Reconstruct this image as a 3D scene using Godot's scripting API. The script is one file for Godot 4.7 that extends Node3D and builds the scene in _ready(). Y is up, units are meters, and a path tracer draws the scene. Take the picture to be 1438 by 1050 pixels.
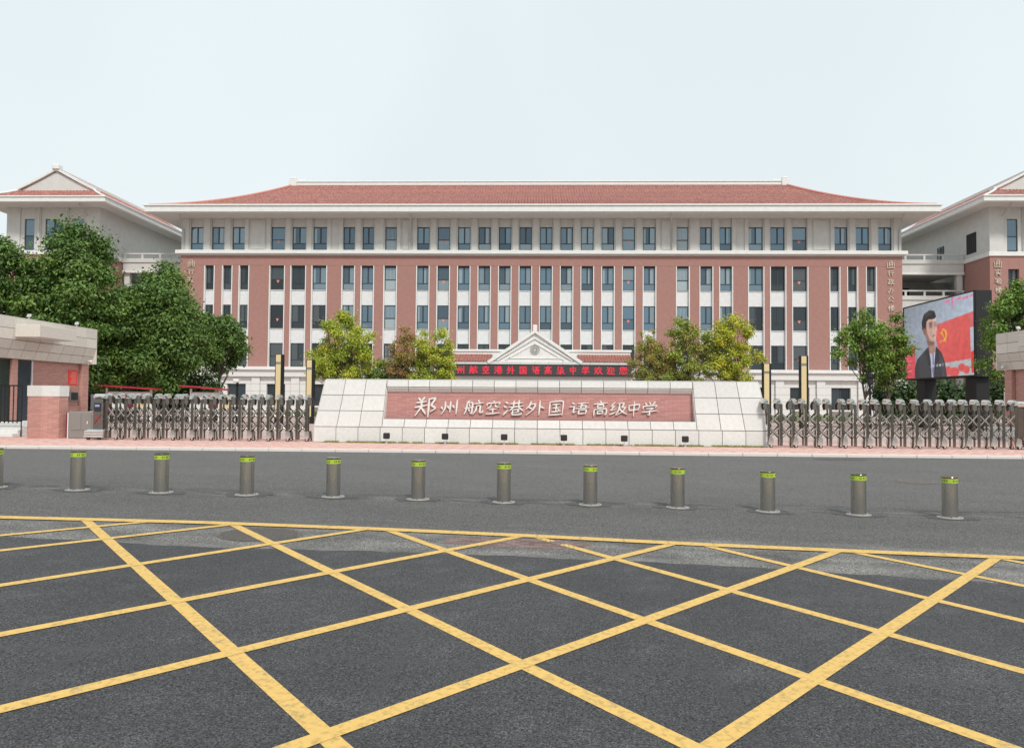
extends Node3D

# ---------------------------------------------------------------- the scene
func _ready() -> void:
	rng.seed = 2024
	var cam := Camera3D.new()
	cam.name = "camera"
	cam.fov = 51.85
	cam.near = 0.05
	cam.far = 2500.0
	cam.position = Vector3(0, 1.6, 0)
	cam.rotation = Vector3(deg_to_rad(1.89), deg_to_rad(1.91), deg_to_rad(0.45))
	add_child(cam, true)
	cam.current = true
	var env := Environment.new()
	env.background_mode = Environment.BG_SKY
	var sky := Sky.new()
	var sm := ProceduralSkyMaterial.new()
	sm.sky_top_color = Color(0.690, 0.724, 0.740)
	sm.sky_horizon_color = Color(0.718, 0.748, 0.755)
	sm.sky_curve = 0.25
	sm.ground_bottom_color = Color(0.35, 0.35, 0.35)
	sm.ground_horizon_color = Color(0.70, 0.73, 0.74)
	sm.sun_angle_max = 1.0
	var haze := FastNoiseLite.new()
	haze.seed = 12
	haze.frequency = 0.011
	haze.fractal_octaves = 4
	var veil := haze.get_seamless_image(512, 256)
	veil.convert(Image.FORMAT_RGBA8)
	for y in 256:
		for x in 512:
			veil.set_pixel(x, y, Color(1, 1, 1, 0.07 * smoothstep(0.25, 0.8, veil.get_pixel(x, y).r)))
	sm.sky_cover = ImageTexture.create_from_image(veil)
	sm.sky_cover_modulate = Color(0.62, 0.64, 0.65, 1.0)
	sm.energy_multiplier = 1.0
	sky.sky_material = sm
	env.sky = sky
	env.tonemap_mode = Environment.TONE_MAPPER_LINEAR
	env.tonemap_exposure = 1.75
	env.sdfgi_enabled = true
	env.ssao_enabled = true
	env.ssil_enabled = true
	var we := WorldEnvironment.new()
	we.name = "world_environment"
	we.environment = env
	add_child(we, true)
	var sun := DirectionalLight3D.new()
	sun.name = "sun"
	sun.light_energy = 0.5
	sun.light_color = Color(1.0, 0.98, 0.945)
	sun.light_angular_distance = 10.0
	sun.shadow_enabled = true
	sun.rotation = Vector3(deg_to_rad(-48), deg_to_rad(22), 0)
	add_child(sun, true)
	make_materials()
	M.bollard = plain(0.56, 0.53, 0.485, 0.19, 0.97)
	M.flange = plain(0.36, 0.35, 0.33, 0.55, 0.4)
	M.filler = M.new_asphalt.duplicate()
	M.filler.albedo_color = lin(0.205, 0.20, 0.195)
	M.lid = textured(0.085, 0.075, 0.068, 0.8, M.new_asphalt.albedo_texture, 0.40, 1.2)
	M.worn_brown = textured(0.13, 0.11, 0.095, 0.9, M.new_asphalt.albedo_texture, 0.40, 2.0)
	build_ground()
	build_school()
	build_wing(-1.0)
	build_wing(1.0)
	build_bridge(-1.0)
	build_bridge(1.0)
	build_led_sign()
	build_gatehouse(-1.0)
	build_gatehouse(1.0)
	build_sign_wall()
	build_gates()
	build_forecourt()
	build_bollards()
	build_road_details()
	build_screen()
	build_light_columns()
	build_boards()
	build_trees()

# ---------------------------------------------------------------- geometry collector
class Geo:
	var v := PackedVector3Array()
	var n := PackedVector3Array()
	var c := PackedColorArray()
	var uv := PackedVector2Array()
	var tint := Color.WHITE

	func tri(a: Vector3, b: Vector3, d: Vector3) -> void:      # counter-clockwise from outside
		var m := (b - a).cross(d - a).normalized()
		tri_n(a, b, d, m, m, m)

	func tri_n(a: Vector3, b: Vector3, d: Vector3, na: Vector3, nb: Vector3, nd: Vector3) -> void:
		v.append(a); v.append(d); v.append(b)
		n.append(na); n.append(nd); n.append(nb)
		for i in 3:
			c.append(tint)
			uv.append(Vector2.ZERO)

	func quad(a: Vector3, b: Vector3, d: Vector3, e: Vector3) -> void:
		var m := (d - a).cross(e - b)
		if m.length_squared() < 1e-14:
			return
		m = m.normalized()
		tri_n(a, b, d, m, m, m)
		tri_n(a, d, e, m, m, m)

	func quad_tones(p: Array, q: Array) -> void:
		var at := c.size()
		quad(p[0], p[1], p[2], p[3])
		c[at] = q[0]; c[at + 1] = q[2]; c[at + 2] = q[1]
		c[at + 3] = q[0]; c[at + 4] = q[3]; c[at + 5] = q[2]

	func quad_uv(a: Vector3, b: Vector3, d: Vector3, e: Vector3, u0: Vector2, u1: Vector2) -> void:
		var at := uv.size()
		quad(a, b, d, e)
		var pa := Vector2(u0.x, u1.y)
		var pd := Vector2(u1.x, u0.y)
		var w := [pa, pd, u1, pa, u0, pd]
		for i in 6:
			uv[at + i] = w[i]

	func face(p: Array, centre: Vector3) -> void:              # a convex polygon turned away from centre
		var m: Vector3 = (p[1] - p[0]).cross(p[2] - p[0])
		var mid := Vector3.ZERO
		for q in p:
			mid += q
		mid /= p.size()
		var r := p.duplicate()
		if m.dot(mid - centre) < 0.0:
			r.reverse()
		for i in range(1, r.size() - 1):
			tri(r[0], r[i], r[i + 1])

	func box(at: Vector3, s: Vector3, bevel := 0.0, turn := Basis.IDENTITY) -> void:
		var h := s * 0.5
		var bv := minf(bevel, minf(h.x, minf(h.y, h.z)) * 0.9)
		for ax in 3:
			var a1 := (ax + 1) % 3
			var a2 := (ax + 2) % 3
			for sg in [-1.0, 1.0]:
				var p := []
				for k in [[-1, -1], [1, -1], [1, 1], [-1, 1]]:
					var q := Vector3.ZERO
					q[ax] = sg * h[ax]
					q[a1] = k[0] * (h[a1] - bv)
					q[a2] = k[1] * (h[a2] - bv)
					p.append(at + turn * q)
				face(p, at)
			if bv > 0.0:
				for s1 in [-1.0, 1.0]:
					for s2 in [-1.0, 1.0]:
						var p := []
						for k in [[0, -1], [0, 1], [1, 1], [1, -1]]:
							var q := Vector3.ZERO
							q[ax] = k[1] * (h[ax] - bv)
							q[a1] = s1 * (h[a1] - (bv if k[0] == 1 else 0.0))
							q[a2] = s2 * (h[a2] - (0.0 if k[0] == 1 else bv))
							p.append(at + turn * q)
						face(p, at)
		if bv > 0.0:
			for sx in [-1.0, 1.0]:
				for sy in [-1.0, 1.0]:
					for sz in [-1.0, 1.0]:
						var o := Vector3(sx * h.x, sy * h.y, sz * h.z)
						var p := []
						for ax in 3:
							var q := o
							for j in 3:
								if j != ax:
									q[j] -= signf(o[j]) * bv
							p.append(at + turn * q)
						face(p, at)

	func span(lo: Vector3, hi: Vector3, bevel := 0.0) -> void:
		box((lo + hi) * 0.5, (hi - lo).abs(), bevel)

	func prism(poly: PackedVector2Array, z0: float, z1: float, xf := Transform3D.IDENTITY) -> void:
		var mid := Vector2.ZERO
		var area := 0.0
		for i in poly.size():
			area += poly[i].cross(poly[(i + 1) % poly.size()])
		var p := poly.duplicate()
		if area < 0.0:
			p.reverse()
		var idx := Geometry2D.triangulate_polygon(p)
		for i in range(0, idx.size(), 3):
			var a := p[idx[i]]; var b := p[idx[i + 1]]; var d := p[idx[i + 2]]
			if (b - a).cross(d - a) < 0.0:
				var t := b; b = d; d = t
			tri(xf * Vector3(a.x, a.y, z1), xf * Vector3(b.x, b.y, z1), xf * Vector3(d.x, d.y, z1))
			tri(xf * Vector3(a.x, a.y, z0), xf * Vector3(d.x, d.y, z0), xf * Vector3(b.x, b.y, z0))
		for i in p.size():
			var a := p[i]; var b := p[(i + 1) % p.size()]
			quad(xf * Vector3(a.x, a.y, z0), xf * Vector3(b.x, b.y, z0), xf * Vector3(b.x, b.y, z1), xf * Vector3(a.x, a.y, z1))

	func tube(path: Array, radii: Array, sides := 8, capped := true) -> void:
		var rings := []
		var norms := []
		var u := Vector3.ZERO
		for i in path.size():
			var t: Vector3 = (path[mini(i + 1, path.size() - 1)] - path[maxi(i - 1, 0)]).normalized()
			if i == 0:
				u = t.cross(Vector3(0.31, 0.2, 0.93)).normalized()
				if u.length() < 0.1:
					u = t.cross(Vector3.RIGHT).normalized()
			else:
				u = (u - t * u.dot(t)).normalized()
			var w := t.cross(u)
			var ring := []
			var nr := []
			for k in sides:
				var a := TAU * k / sides
				var dir := u * cos(a) + w * sin(a)
				nr.append(dir)
				ring.append(path[i] + dir * radii[i])
			rings.append(ring)
			norms.append(nr)
		for i in path.size() - 1:
			for k in sides:
				var j := (k + 1) % sides
				var a: Vector3 = rings[i][k]; var b: Vector3 = rings[i][j]
				var d: Vector3 = rings[i + 1][j]; var e: Vector3 = rings[i + 1][k]
				tri_n(a, b, d, norms[i][k], norms[i][j], norms[i + 1][j])
				tri_n(a, d, e, norms[i][k], norms[i + 1][j], norms[i + 1][k])
		if capped:
			for i in [0, path.size() - 1]:
				for k in range(1, sides - 1):
					if i == 0:
						tri(rings[i][0], rings[i][k + 1], rings[i][k])
					else:
						tri(rings[i][0], rings[i][k], rings[i][k + 1])

	func lathe(profile: Array, seg := 24, at := Vector3.ZERO) -> void:   # profile of Vector2(radius, height), upwards
		for i in profile.size() - 1:
			var p: Vector2 = profile[i]; var q: Vector2 = profile[i + 1]
			var t := (q - p).normalized()
			for k in seg:
				var a0 := TAU * k / seg; var a1 := TAU * (k + 1) / seg
				var d0 := Vector3(sin(a0), 0, cos(a0)); var d1 := Vector3(sin(a1), 0, cos(a1))
				var n0 := d0 * t.y + Vector3.UP * -t.x; var n1 := d1 * t.y + Vector3.UP * -t.x
				var a := at + d0 * p.x + Vector3.UP * p.y; var b := at + d1 * p.x + Vector3.UP * p.y
				var d := at + d1 * q.x + Vector3.UP * q.y; var e := at + d0 * q.x + Vector3.UP * q.y
				if p.x > 1e-5:
					tri_n(a, b, d, n0, n1, n1)
				if q.x > 1e-5:
					tri_n(a, d, e, n0, n1, n0)

	func slab(a: Vector3, b: Vector3, d: Vector3, e: Vector3, gap: float, proud: float, bevel := 0.006) -> void:   # a facing panel on quad a b d e, joints left round it
		var m := (d - a).cross(e - b).normalized()
		var q := [a, b, d, e]
		var base := inset(q, gap)
		var edge := inset(q, gap + bevel)
		for i in 4:
			var j := (i + 1) % 4
			var lo: Vector3 = base[i]; var lo2: Vector3 = base[j]
			quad(lo, lo2, lo2 + m * (proud - bevel), lo + m * (proud - bevel))
			quad(lo + m * (proud - bevel), lo2 + m * (proud - bevel), edge[j] + m * proud, edge[i] + m * proud)
		quad(edge[0] + m * proud, edge[1] + m * proud, edge[2] + m * proud, edge[3] + m * proud)

	func inset(q: Array, g: float) -> Array:
		var r := []
		for i in 4:
			var p: Vector3 = q[i]
			var to: Vector3 = (q[(i + 1) % 4] - p).normalized()
			var fro: Vector3 = (q[(i + 3) % 4] - p).normalized()
			r.append(p + (to + fro) * g)
		return r

	func mesh() -> ArrayMesh:
		var m := ArrayMesh.new()
		var a := []
		a.resize(Mesh.ARRAY_MAX)
		a[Mesh.ARRAY_VERTEX] = v
		a[Mesh.ARRAY_NORMAL] = n
		a[Mesh.ARRAY_COLOR] = c
		a[Mesh.ARRAY_TEX_UV] = uv
		m.add_surface_from_arrays(Mesh.PRIMITIVE_TRIANGLES, a)
		return m

# ---------------------------------------------------------------- naming and placing
var taken := {}
var rng := RandomNumberGenerator.new()
var M := {}

func numbered(called: String, parent: Node) -> String:
	var key := str(parent.get_instance_id()) + called
	var k: int = taken.get(key, 0)
	taken[key] = k + 1
	return called if k == 0 else "%s_%03d" % [called, k]

func thing(called: String, label: String, category: String, at := Vector3.ZERO, turn := 0.0, group := "") -> Node3D:
	var o := Node3D.new()
	o.name = numbered(called, self)
	add_child(o, true)
	o.position = at
	o.rotation.y = turn
	return tag(o, label, category, group)

func tag(o: Node3D, label: String, category: String, group := "") -> Node3D:
	o.set_meta("label", label)
	o.set_meta("category", category)
	if group:
		o.set_meta("group", group)
	return o

func part(parent: Node, called: String, shape, material: Material, at := Vector3.ZERO, turn := Basis.IDENTITY) -> MeshInstance3D:
	var o := MeshInstance3D.new()
	o.name = numbered(called, parent)
	o.mesh = shape.mesh() if shape is Geo else shape
	o.material_override = material
	o.transform = Transform3D(turn, at)
	parent.add_child(o, true)
	return o

func structure(called: String, shape, material: Material) -> MeshInstance3D:
	var o := part(self, called, shape, material)
	o.set_meta("kind", "structure")
	return o

func stuff(parent: Node, called: String, shape, material: Material) -> MeshInstance3D:
	var o := part(parent, called, shape, material)
	o.set_meta("kind", "stuff")
	return o

func box_part(parent: Node, called: String, lo: Vector3, hi: Vector3, material: Material, bevel := 0.0) -> MeshInstance3D:
	var g := Geo.new()
	var mid := (lo + hi) * 0.5
	g.box(Vector3.ZERO, (hi - lo).abs(), bevel)
	return part(parent, called, g, material, mid)

func copy_of(o: Node3D, at: Vector3, turn: float, label: String) -> Node3D:
	var r: Node3D = o.duplicate()
	r.name = numbered(str(o.name).rstrip("_0123456789"), self)
	add_child(r, true)
	r.position = at
	r.rotation.y = turn
	r.set_meta("label", label)
	return r

# ---------------------------------------------------------------- materials
func lin(r: float, g: float, b: float) -> Color:
	return Color(r, g, b).linear_to_srgb()

func plain(r: float, g: float, b: float, rough := 0.8, metal := 0.0) -> StandardMaterial3D:
	var m := StandardMaterial3D.new()
	m.albedo_color = lin(r, g, b)
	m.roughness = rough
	m.metallic = metal
	return m

func textured(r: float, g: float, b: float, rough: float, picture: Texture2D, mean: float, metres: float, height: Texture2D = null, relief := 0.0) -> StandardMaterial3D:
	var m := plain(r / mean, g / mean, b / mean, rough)
	m.albedo_texture = picture
	m.uv1_triplanar = true
	m.uv1_world_triplanar = true
	m.uv1_triplanar_sharpness = 8.0
	m.uv1_scale = Vector3.ONE / metres
	if height:
		m.heightmap_enabled = true
		m.heightmap_texture = height
		m.heightmap_scale = relief
	return m

func noise_bytes(size: int, kind: int, freq: float, seed_: int, octaves := 1) -> PackedByteArray:
	var f := FastNoiseLite.new()
	f.noise_type = kind
	f.frequency = freq
	f.seed = seed_
	f.fractal_octaves = octaves
	if octaves == 1:
		f.fractal_type = FastNoiseLite.FRACTAL_NONE
	f.cellular_return_type = FastNoiseLite.RETURN_CELL_VALUE
	var img := f.get_seamless_image(size, size)
	img.convert(Image.FORMAT_L8)
	return img.get_data()

func grey_texture(size: int, bytes: PackedByteArray) -> ImageTexture:
	return ImageTexture.create_from_image(Image.create_from_data(size, size, false, Image.FORMAT_L8, bytes))

func mottled(size: int, lo: int, hi: int, freq: float, grain: int, seed_: int) -> ImageTexture:
	var a := noise_bytes(size, FastNoiseLite.TYPE_SIMPLEX, freq, seed_, 4)
	var out := PackedByteArray()
	out.resize(size * size)
	var r := RandomNumberGenerator.new()
	r.seed = seed_
	for i in out.size():
		out[i] = clampi(lo + (hi - lo) * a[i] / 255 + r.randi_range(-grain, grain), 0, 255)
	return grey_texture(size, out)

func courses(size: int, across: int, down: int, joint: int, lo: int, hi: int, joint_value: int, seed_: int) -> Array:   # bricks in stretcher bond: [colour, height]
	var r := RandomNumberGenerator.new()
	r.seed = seed_
	var tone := PackedByteArray()
	tone.resize(size * size)
	var high := tone.duplicate()
	var tones := []
	for k in across * down:
		tones.append(r.randi_range(lo, hi))
	var bw := size / across
	var bh := size / down
	for y in size:
		var row := y / bh
		for x in size:
			var xs := (x + (bw / 2 if row % 2 else 0)) % size
			var inside := y % bh >= joint and xs % bw >= joint
			tone[y * size + x] = clampi((tones[row * across + xs / bw] if inside else joint_value) + r.randi_range(-9, 9), 0, 255)
			high[y * size + x] = 220 if inside else 60
	return [grey_texture(size, tone), grey_texture(size, high)]

func asphalt_texture(size: int, seed_: int) -> Array:
	var stones := noise_bytes(size, FastNoiseLite.TYPE_CELLULAR, 0.26, seed_)
	var fine := noise_bytes(size, FastNoiseLite.TYPE_CELLULAR, 0.5, seed_ + 5)
	var soft := noise_bytes(size, FastNoiseLite.TYPE_SIMPLEX, 0.012, seed_ + 9, 3)
	var clump := noise_bytes(size, FastNoiseLite.TYPE_SIMPLEX, 0.055, seed_ + 13, 2)
	var tone := PackedByteArray()
	tone.resize(size * size)
	for i in tone.size():
		var s := stones[i] / 255.0
		var f := fine[i] / 255.0
		var t := 0.65 + 0.34 * (f - 0.5) + 0.26 * (s - 0.5) + 0.06 * (soft[i] / 255.0 - 0.5) + 0.20 * (clump[i] / 255.0 - 0.5)
		if s > 0.92:
			t += 0.20
		elif s < 0.14:
			t -= 0.20
		tone[i] = clampi(int(t * 255.0), 0, 255)
	return [grey_texture(size, tone), grey_texture(size, fine)]

func worn_paint(grain: ImageTexture) -> StandardMaterial3D:      # thermoplastic paint, rubbed through on the proud stones and scuffed by tyres
	var size := 1024
	var stones := grain.get_image().get_data()
	var wear := noise_bytes(size, FastNoiseLite.TYPE_SIMPLEX, 0.009, 61, 4)
	var scuff := noise_bytes(size, FastNoiseLite.TYPE_SIMPLEX, 0.03, 62, 3)
	var out := PackedByteArray()
	out.resize(size * size * 3)
	for i in size * size:
		var s := stones[i] / 255.0
		var w := wear[i] / 255.0
		var lack := clampf((w - 0.66) * 2.2, 0.0, 0.8) * clampf((s - 0.62) * 5.0, 0.0, 1.0)
		lack = maxf(lack, clampf((w - 0.90) * 5.0, 0.0, 0.6))
		var dirt := 1.0 - 0.14 * clampf((scuff[i] / 255.0 - 0.5) * 2.5, 0.0, 1.0) - 0.10 * (0.65 - s)
		out[i * 3] = clampi(int(lerpf(238.0 * dirt, 120.0, lack)), 0, 255)
		out[i * 3 + 1] = clampi(int(lerpf(196.0 * dirt, 116.0, lack)), 0, 255)
		out[i * 3 + 2] = clampi(int(lerpf(112.0 * dirt, 108.0, lack)), 0, 255)
	var m := textured(0.80, 0.80, 0.80, 0.7, ImageTexture.create_from_image(Image.create_from_data(size, size, false, Image.FORMAT_RGB8, out)), 1.0, 2.3)
	return m

func make_materials() -> void:
	var asp := asphalt_texture(1024, 11)
	M.road = textured(0.255, 0.246, 0.238, 0.86, asp[0], 0.40, 2.3, asp[1], 0.35)
	M.road.vertex_color_use_as_albedo = true
	M.new_asphalt = textured(0.079, 0.0775, 0.081, 0.82, asp[0], 0.40, 1.9, asp[1], 0.4)
	M.new_asphalt.vertex_color_use_as_albedo = true
	var scuffed := mottled(512, 206, 232, 0.06, 6, 31)
	M.yellow = worn_paint(asp[0])
	var br := courses(512, 4, 8, 6, 192, 212, 176, 5)
	M.brick = textured(0.45, 0.235, 0.20, 0.75, br[0], 0.56, 1.0, br[1], 0.4)
	M.brick.uv1_scale = Vector3(1.0, 1.9, 1.0)
	M.sign_brick = textured(0.45, 0.225, 0.205, 0.75, br[0], 0.56, 0.9, br[1], 0.3)
	M.sign_brick.uv1_scale = Vector3(0.9, 2.4, 0.9)
	var pv := courses(512, 4, 8, 5, 180, 235, 175, 8)
	M.paving = textured(0.62, 0.385, 0.335, 0.85, pv[0], 0.60, 0.9, pv[1], 0.3)
	M.plaza = textured(0.45, 0.34, 0.31, 0.85, pv[0], 0.60, 2.4, pv[1], 0.2)
	var soft := mottled(512, 220, 230, 0.012, 2, 21)
	var blotch := mottled(512, 214, 225, 0.02, 2, 22)
	M.red_wall = textured(0.335, 0.178, 0.154, 0.85, blotch, 0.69, 6.0)
	M.cream_wall = textured(0.585, 0.578, 0.56, 0.85, soft, 0.74, 7.0)
	M.white_trim = textured(0.71, 0.71, 0.695, 0.8, soft, 0.74, 5.0)
	M.spandrel = textured(0.66, 0.67, 0.68, 0.6, soft, 0.74, 4.0)
	M.stone = textured(0.65, 0.645, 0.63, 0.7, blotch, 0.69, 1.9)
	M.sign_stone = []
	for k in 4:
		var s: float = [1.0, 0.955, 1.03, 0.98][k]
		M.sign_stone.append(textured(0.655 * s, 0.655 * s, 0.635 * s, 0.72, blotch, 0.69, 1.3 + 0.4 * k))
	M.fascia_stone = []
	for k in 3:
		var s: float = [1.0, 0.94, 1.05][k]
		M.fascia_stone.append(textured(0.62 * s, 0.575 * s, 0.52 * s, 0.75, blotch, 0.69, 1.5 + 0.4 * k))
	M.joint = plain(0.10, 0.095, 0.09, 0.9)
	M.kerb = textured(0.68, 0.62, 0.58, 0.85, blotch, 0.69, 0.8)
	M.roof = textured(0.55, 0.235, 0.195, 0.62, mottled(512, 165, 240, 0.06, 25, 41), 0.60, 3.0)
	M.roof.vertex_color_use_as_albedo = true
	M.frame = plain(0.028, 0.040, 0.052, 0.45)
	M.glass = []
	for q in [[0.18, 0.245, 0.29], [0.15, 0.21, 0.255], [0.225, 0.29, 0.33], [0.12, 0.165, 0.205], [0.16, 0.235, 0.295], [0.26, 0.31, 0.335], [0.095, 0.13, 0.16]]:
		M.glass.append(plain(q[0], q[1], q[2], 0.06, 0.62))
	M.glass_clear = []
	for q in [[0.060, 0.070, 0.076], [0.040, 0.047, 0.052], [0.085, 0.098, 0.105], [0.050, 0.062, 0.070], [0.11, 0.12, 0.125]]:
		M.glass_clear.append(plain(q[0], q[1], q[2], 0.06, 0.55))
	M.curtain = plain(0.30, 0.36, 0.385, 0.10, 0.35)
	M.blind = plain(0.36, 0.42, 0.45, 0.35, 0.15)
	M.triangle = plain(0.80, 0.26, 0.16, 0.5)
	M.dark = plain(0.022, 0.022, 0.024, 0.7)
	M.black_metal = plain(0.015, 0.015, 0.016, 0.45, 0.3)
	M.cabinet_black = plain(0.008, 0.008, 0.010, 0.6)
	M.grey_pipe = plain(0.45, 0.44, 0.42, 0.5)
	M.bronze = plain(0.62, 0.53, 0.44, 0.4, 0.35)
	M.white_letter = plain(0.75, 0.74, 0.71, 0.45)
	M.steel = plain(0.26, 0.235, 0.21, 0.26, 0.95)
	M.steel.normal_enabled = false
	M.chrome = plain(0.80, 0.78, 0.75, 0.14, 1.0)
	M.dark_steel = plain(0.21, 0.185, 0.162, 0.14, 0.95)
	M.bar_steel = plain(0.52, 0.48, 0.44, 0.20, 0.95)
	M.crack = plain(0.022, 0.021, 0.020, 0.95)
	M.rubber = plain(0.02, 0.02, 0.02, 0.8)
	M.led_board = plain(0.045, 0.042, 0.046, 0.65)
	M.led_red = plain(0.4, 0.02, 0.04, 0.5)
	M.led_red.emission_enabled = true
	M.led_red.emission = Color(1.0, 0.16, 0.24)
	M.led_red.emission_energy_multiplier = 0.27
	M.lamp_glass = plain(0.66, 0.54, 0.30, 0.4)
	M.red_paint = plain(0.36, 0.022, 0.035, 0.5)
	M.maroon = plain(0.17, 0.012, 0.03, 0.5)
	M.notice_red = plain(0.75, 0.05, 0.045, 0.6)
	M.cabinet = textured(0.23, 0.215, 0.20, 0.5, blotch, 0.69, 1.2)
	M.bark = textured(0.10, 0.083, 0.065, 0.95, mottled(256, 110, 250, 0.05, 25, 51), 0.5, 0.7)
	M.leaf = StandardMaterial3D.new()
	M.leaf.vertex_color_use_as_albedo = true
	M.leaf.roughness = 0.55
	M.leaf.cull_mode = BaseMaterial3D.CULL_DISABLED
	M.leaf.backlight_enabled = true
	M.leaf.backlight = Color(0.5, 0.5, 0.35)
	M.soil = textured(0.30, 0.26, 0.16, 0.95, soft, 0.74, 1.0)
	M.land = textured(0.16, 0.17, 0.10, 0.95, blotch, 0.7, 9.0)

# ---------------------------------------------------------------- lettering: brush strokes on a grid of 100, y down
const STROKES := {
	"zheng": "18,8 28,20;42,5 33,20;12,28 50,24;5,50 55,42;32,26 30,50 8,88;32,52 50,82;62,15 90,10 74,42 92,58 72,72;63,14 62,98",
	"zhou": "8,45 14,60;26,12 27,55 12,92;38,42 46,58;52,14 52,82;64,40 72,56;84,6 84,96",
	"hang": "26,4 16,18;16,18 14,60 6,92;14,20 42,18 42,90 34,86;6,54 50,48;26,28 30,40;26,60 30,74;70,6 76,16;54,26 96,22;64,42 62,70 50,94;64,42 82,40 82,84 96,86 96,72",
	"kong": "50,4 54,14;14,34 16,20 88,18 80,34;38,30 32,46 16,56;62,30 64,44 84,50;28,62 74,60;50,62 50,90;12,92 90,90",
	"gang": "12,12 24,22;6,38 18,48;6,92 26,62;36,24 90,20;50,8 50,44;74,6 73,44;30,46 96,42;50,46 34,68;72,46 96,72;50,64 74,62 72,78 50,80;48,64 48,94 88,94 88,84",
	"wai": "28,8 22,34 8,54;26,26 50,24 40,60 10,94;20,44 36,58;70,6 70,96;70,40 92,56",
	"guo": "14,12 14,94;14,12 86,10 86,94;14,90 86,90;30,28 70,26;34,48 66,47;28,72 74,70;50,28 50,71;60,56 68,64",
	"yu": "16,8 26,20;6,38 26,36 24,82 38,70;44,16 92,14;64,16 58,48;46,34 84,32 80,50;36,52 98,48;50,64 50,94;50,64 86,62 84,92;50,90 84,89",
	"gao": "48,2 54,12;12,20 90,16;34,28 34,46;34,28 68,26 66,44;34,44 66,42;16,56 16,96;16,56 86,54 86,92 76,90;36,68 36,86;36,68 66,66 64,84;36,84 64,83",
	"ji": "30,6 12,34 30,32 10,60 36,54;8,88 38,74;48,16 78,14 70,44 88,42 74,72 46,94;56,16 54,58 40,92;58,50 74,74 98,92",
	"zhong": "16,28 20,62;16,28 84,24 78,60;20,60 80,56;50,4 50,98",
	"xue": "22,8 30,22;46,4 52,18;78,4 66,22;12,46 14,30 90,28 80,44;30,48 70,46 50,62;50,60 52,92 40,88;8,70 94,66",
	"huan": "10,22 42,20 32,56 8,88;12,38 26,56 44,82;64,6 50,38;58,26 92,24 84,42;72,40 66,64 46,92;72,54 82,76 98,92",
	"ying": "12,10 22,20;6,38 24,36 22,70 8,84;8,82 30,88 96,92;50,12 36,26 36,68 54,58;62,22 88,20 88,64 78,60;62,20 62,80",
	"nin": "30,4 8,34;22,22 22,58;54,4 40,24;46,16 94,14 86,26;66,16 66,56 58,52;50,30 42,46;80,30 92,44;12,70 8,88;30,66 36,90 72,92 74,80;50,64 58,76;82,66 94,82",
	"xing": "34,6 10,30;36,32 8,60;24,46 24,94;52,20 90,18;44,44 98,42;74,44 74,92 62,86",
	"zheng_office": "8,16 50,14;30,16 30,80;30,48 48,46;14,44 14,82;6,86 52,78;66,6 54,40;60,28 96,26;84,28 76,62 50,94;60,44 74,72 96,94",
	"ban": "18,30 74,28 70,90 56,84;44,8 42,44 14,92;16,52 8,68;84,48 94,62",
	"gong": "36,10 8,52;60,8 94,50;50,44 24,84 76,80;66,62 84,92",
	"lou": "6,32 42,30;24,6 24,96;22,34 6,64;26,40 40,56;54,8 60,20;86,6 78,20;46,28 96,26;70,6 70,50;68,28 48,48;72,28 94,46;62,52 54,72 88,94;46,68 98,66;84,68 74,84 46,96",
	"shi": "50,4 54,14;12,32 14,20 90,18 84,32;30,34 38,42;22,48 32,56;8,66 94,64;54,34 52,66 14,96;60,72 88,94",
	"yan": "10,12 36,12 32,54;14,14 12,40 40,40 38,84 28,80;6,66 32,62;68,4 44,40;68,6 98,38;56,38 84,38;50,50 54,72;68,48 70,68;92,48 80,84;46,90 98,88",
	"crest": "8,34 8,96 92,96 92,34;32,10 32,80 70,80 70,22 58,8 32,10;32,34 66,34;32,56 66,56",
}

func stroke_points(text: String) -> PackedVector2Array:
	var p := PackedVector2Array()
	for pair in text.split(" "):
		var q := pair.split(",")
		p.append(Vector2(float(q[0]) - 50.0, 50.0 - float(q[1])) / 100.0)
	return p

func rounded(p: PackedVector2Array, per: int) -> PackedVector2Array:
	if p.size() < 3:
		var r := PackedVector2Array()
		for i in per * 2 + 1:
			r.append(p[0].lerp(p[1], float(i) / (per * 2)))
		return r
	var out := PackedVector2Array()
	for i in p.size() - 1:
		var a := p[maxi(i - 1, 0)]; var b := p[i]; var c := p[i + 1]; var d := p[mini(i + 2, p.size() - 1)]
		for k in per:
			var t := float(k) / per
			out.append(b.lerp(c, t) * 0.6 + b.cubic_interpolate(c, a, d, t) * 0.4)
	out.append(p[p.size() - 1])
	return out

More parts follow.
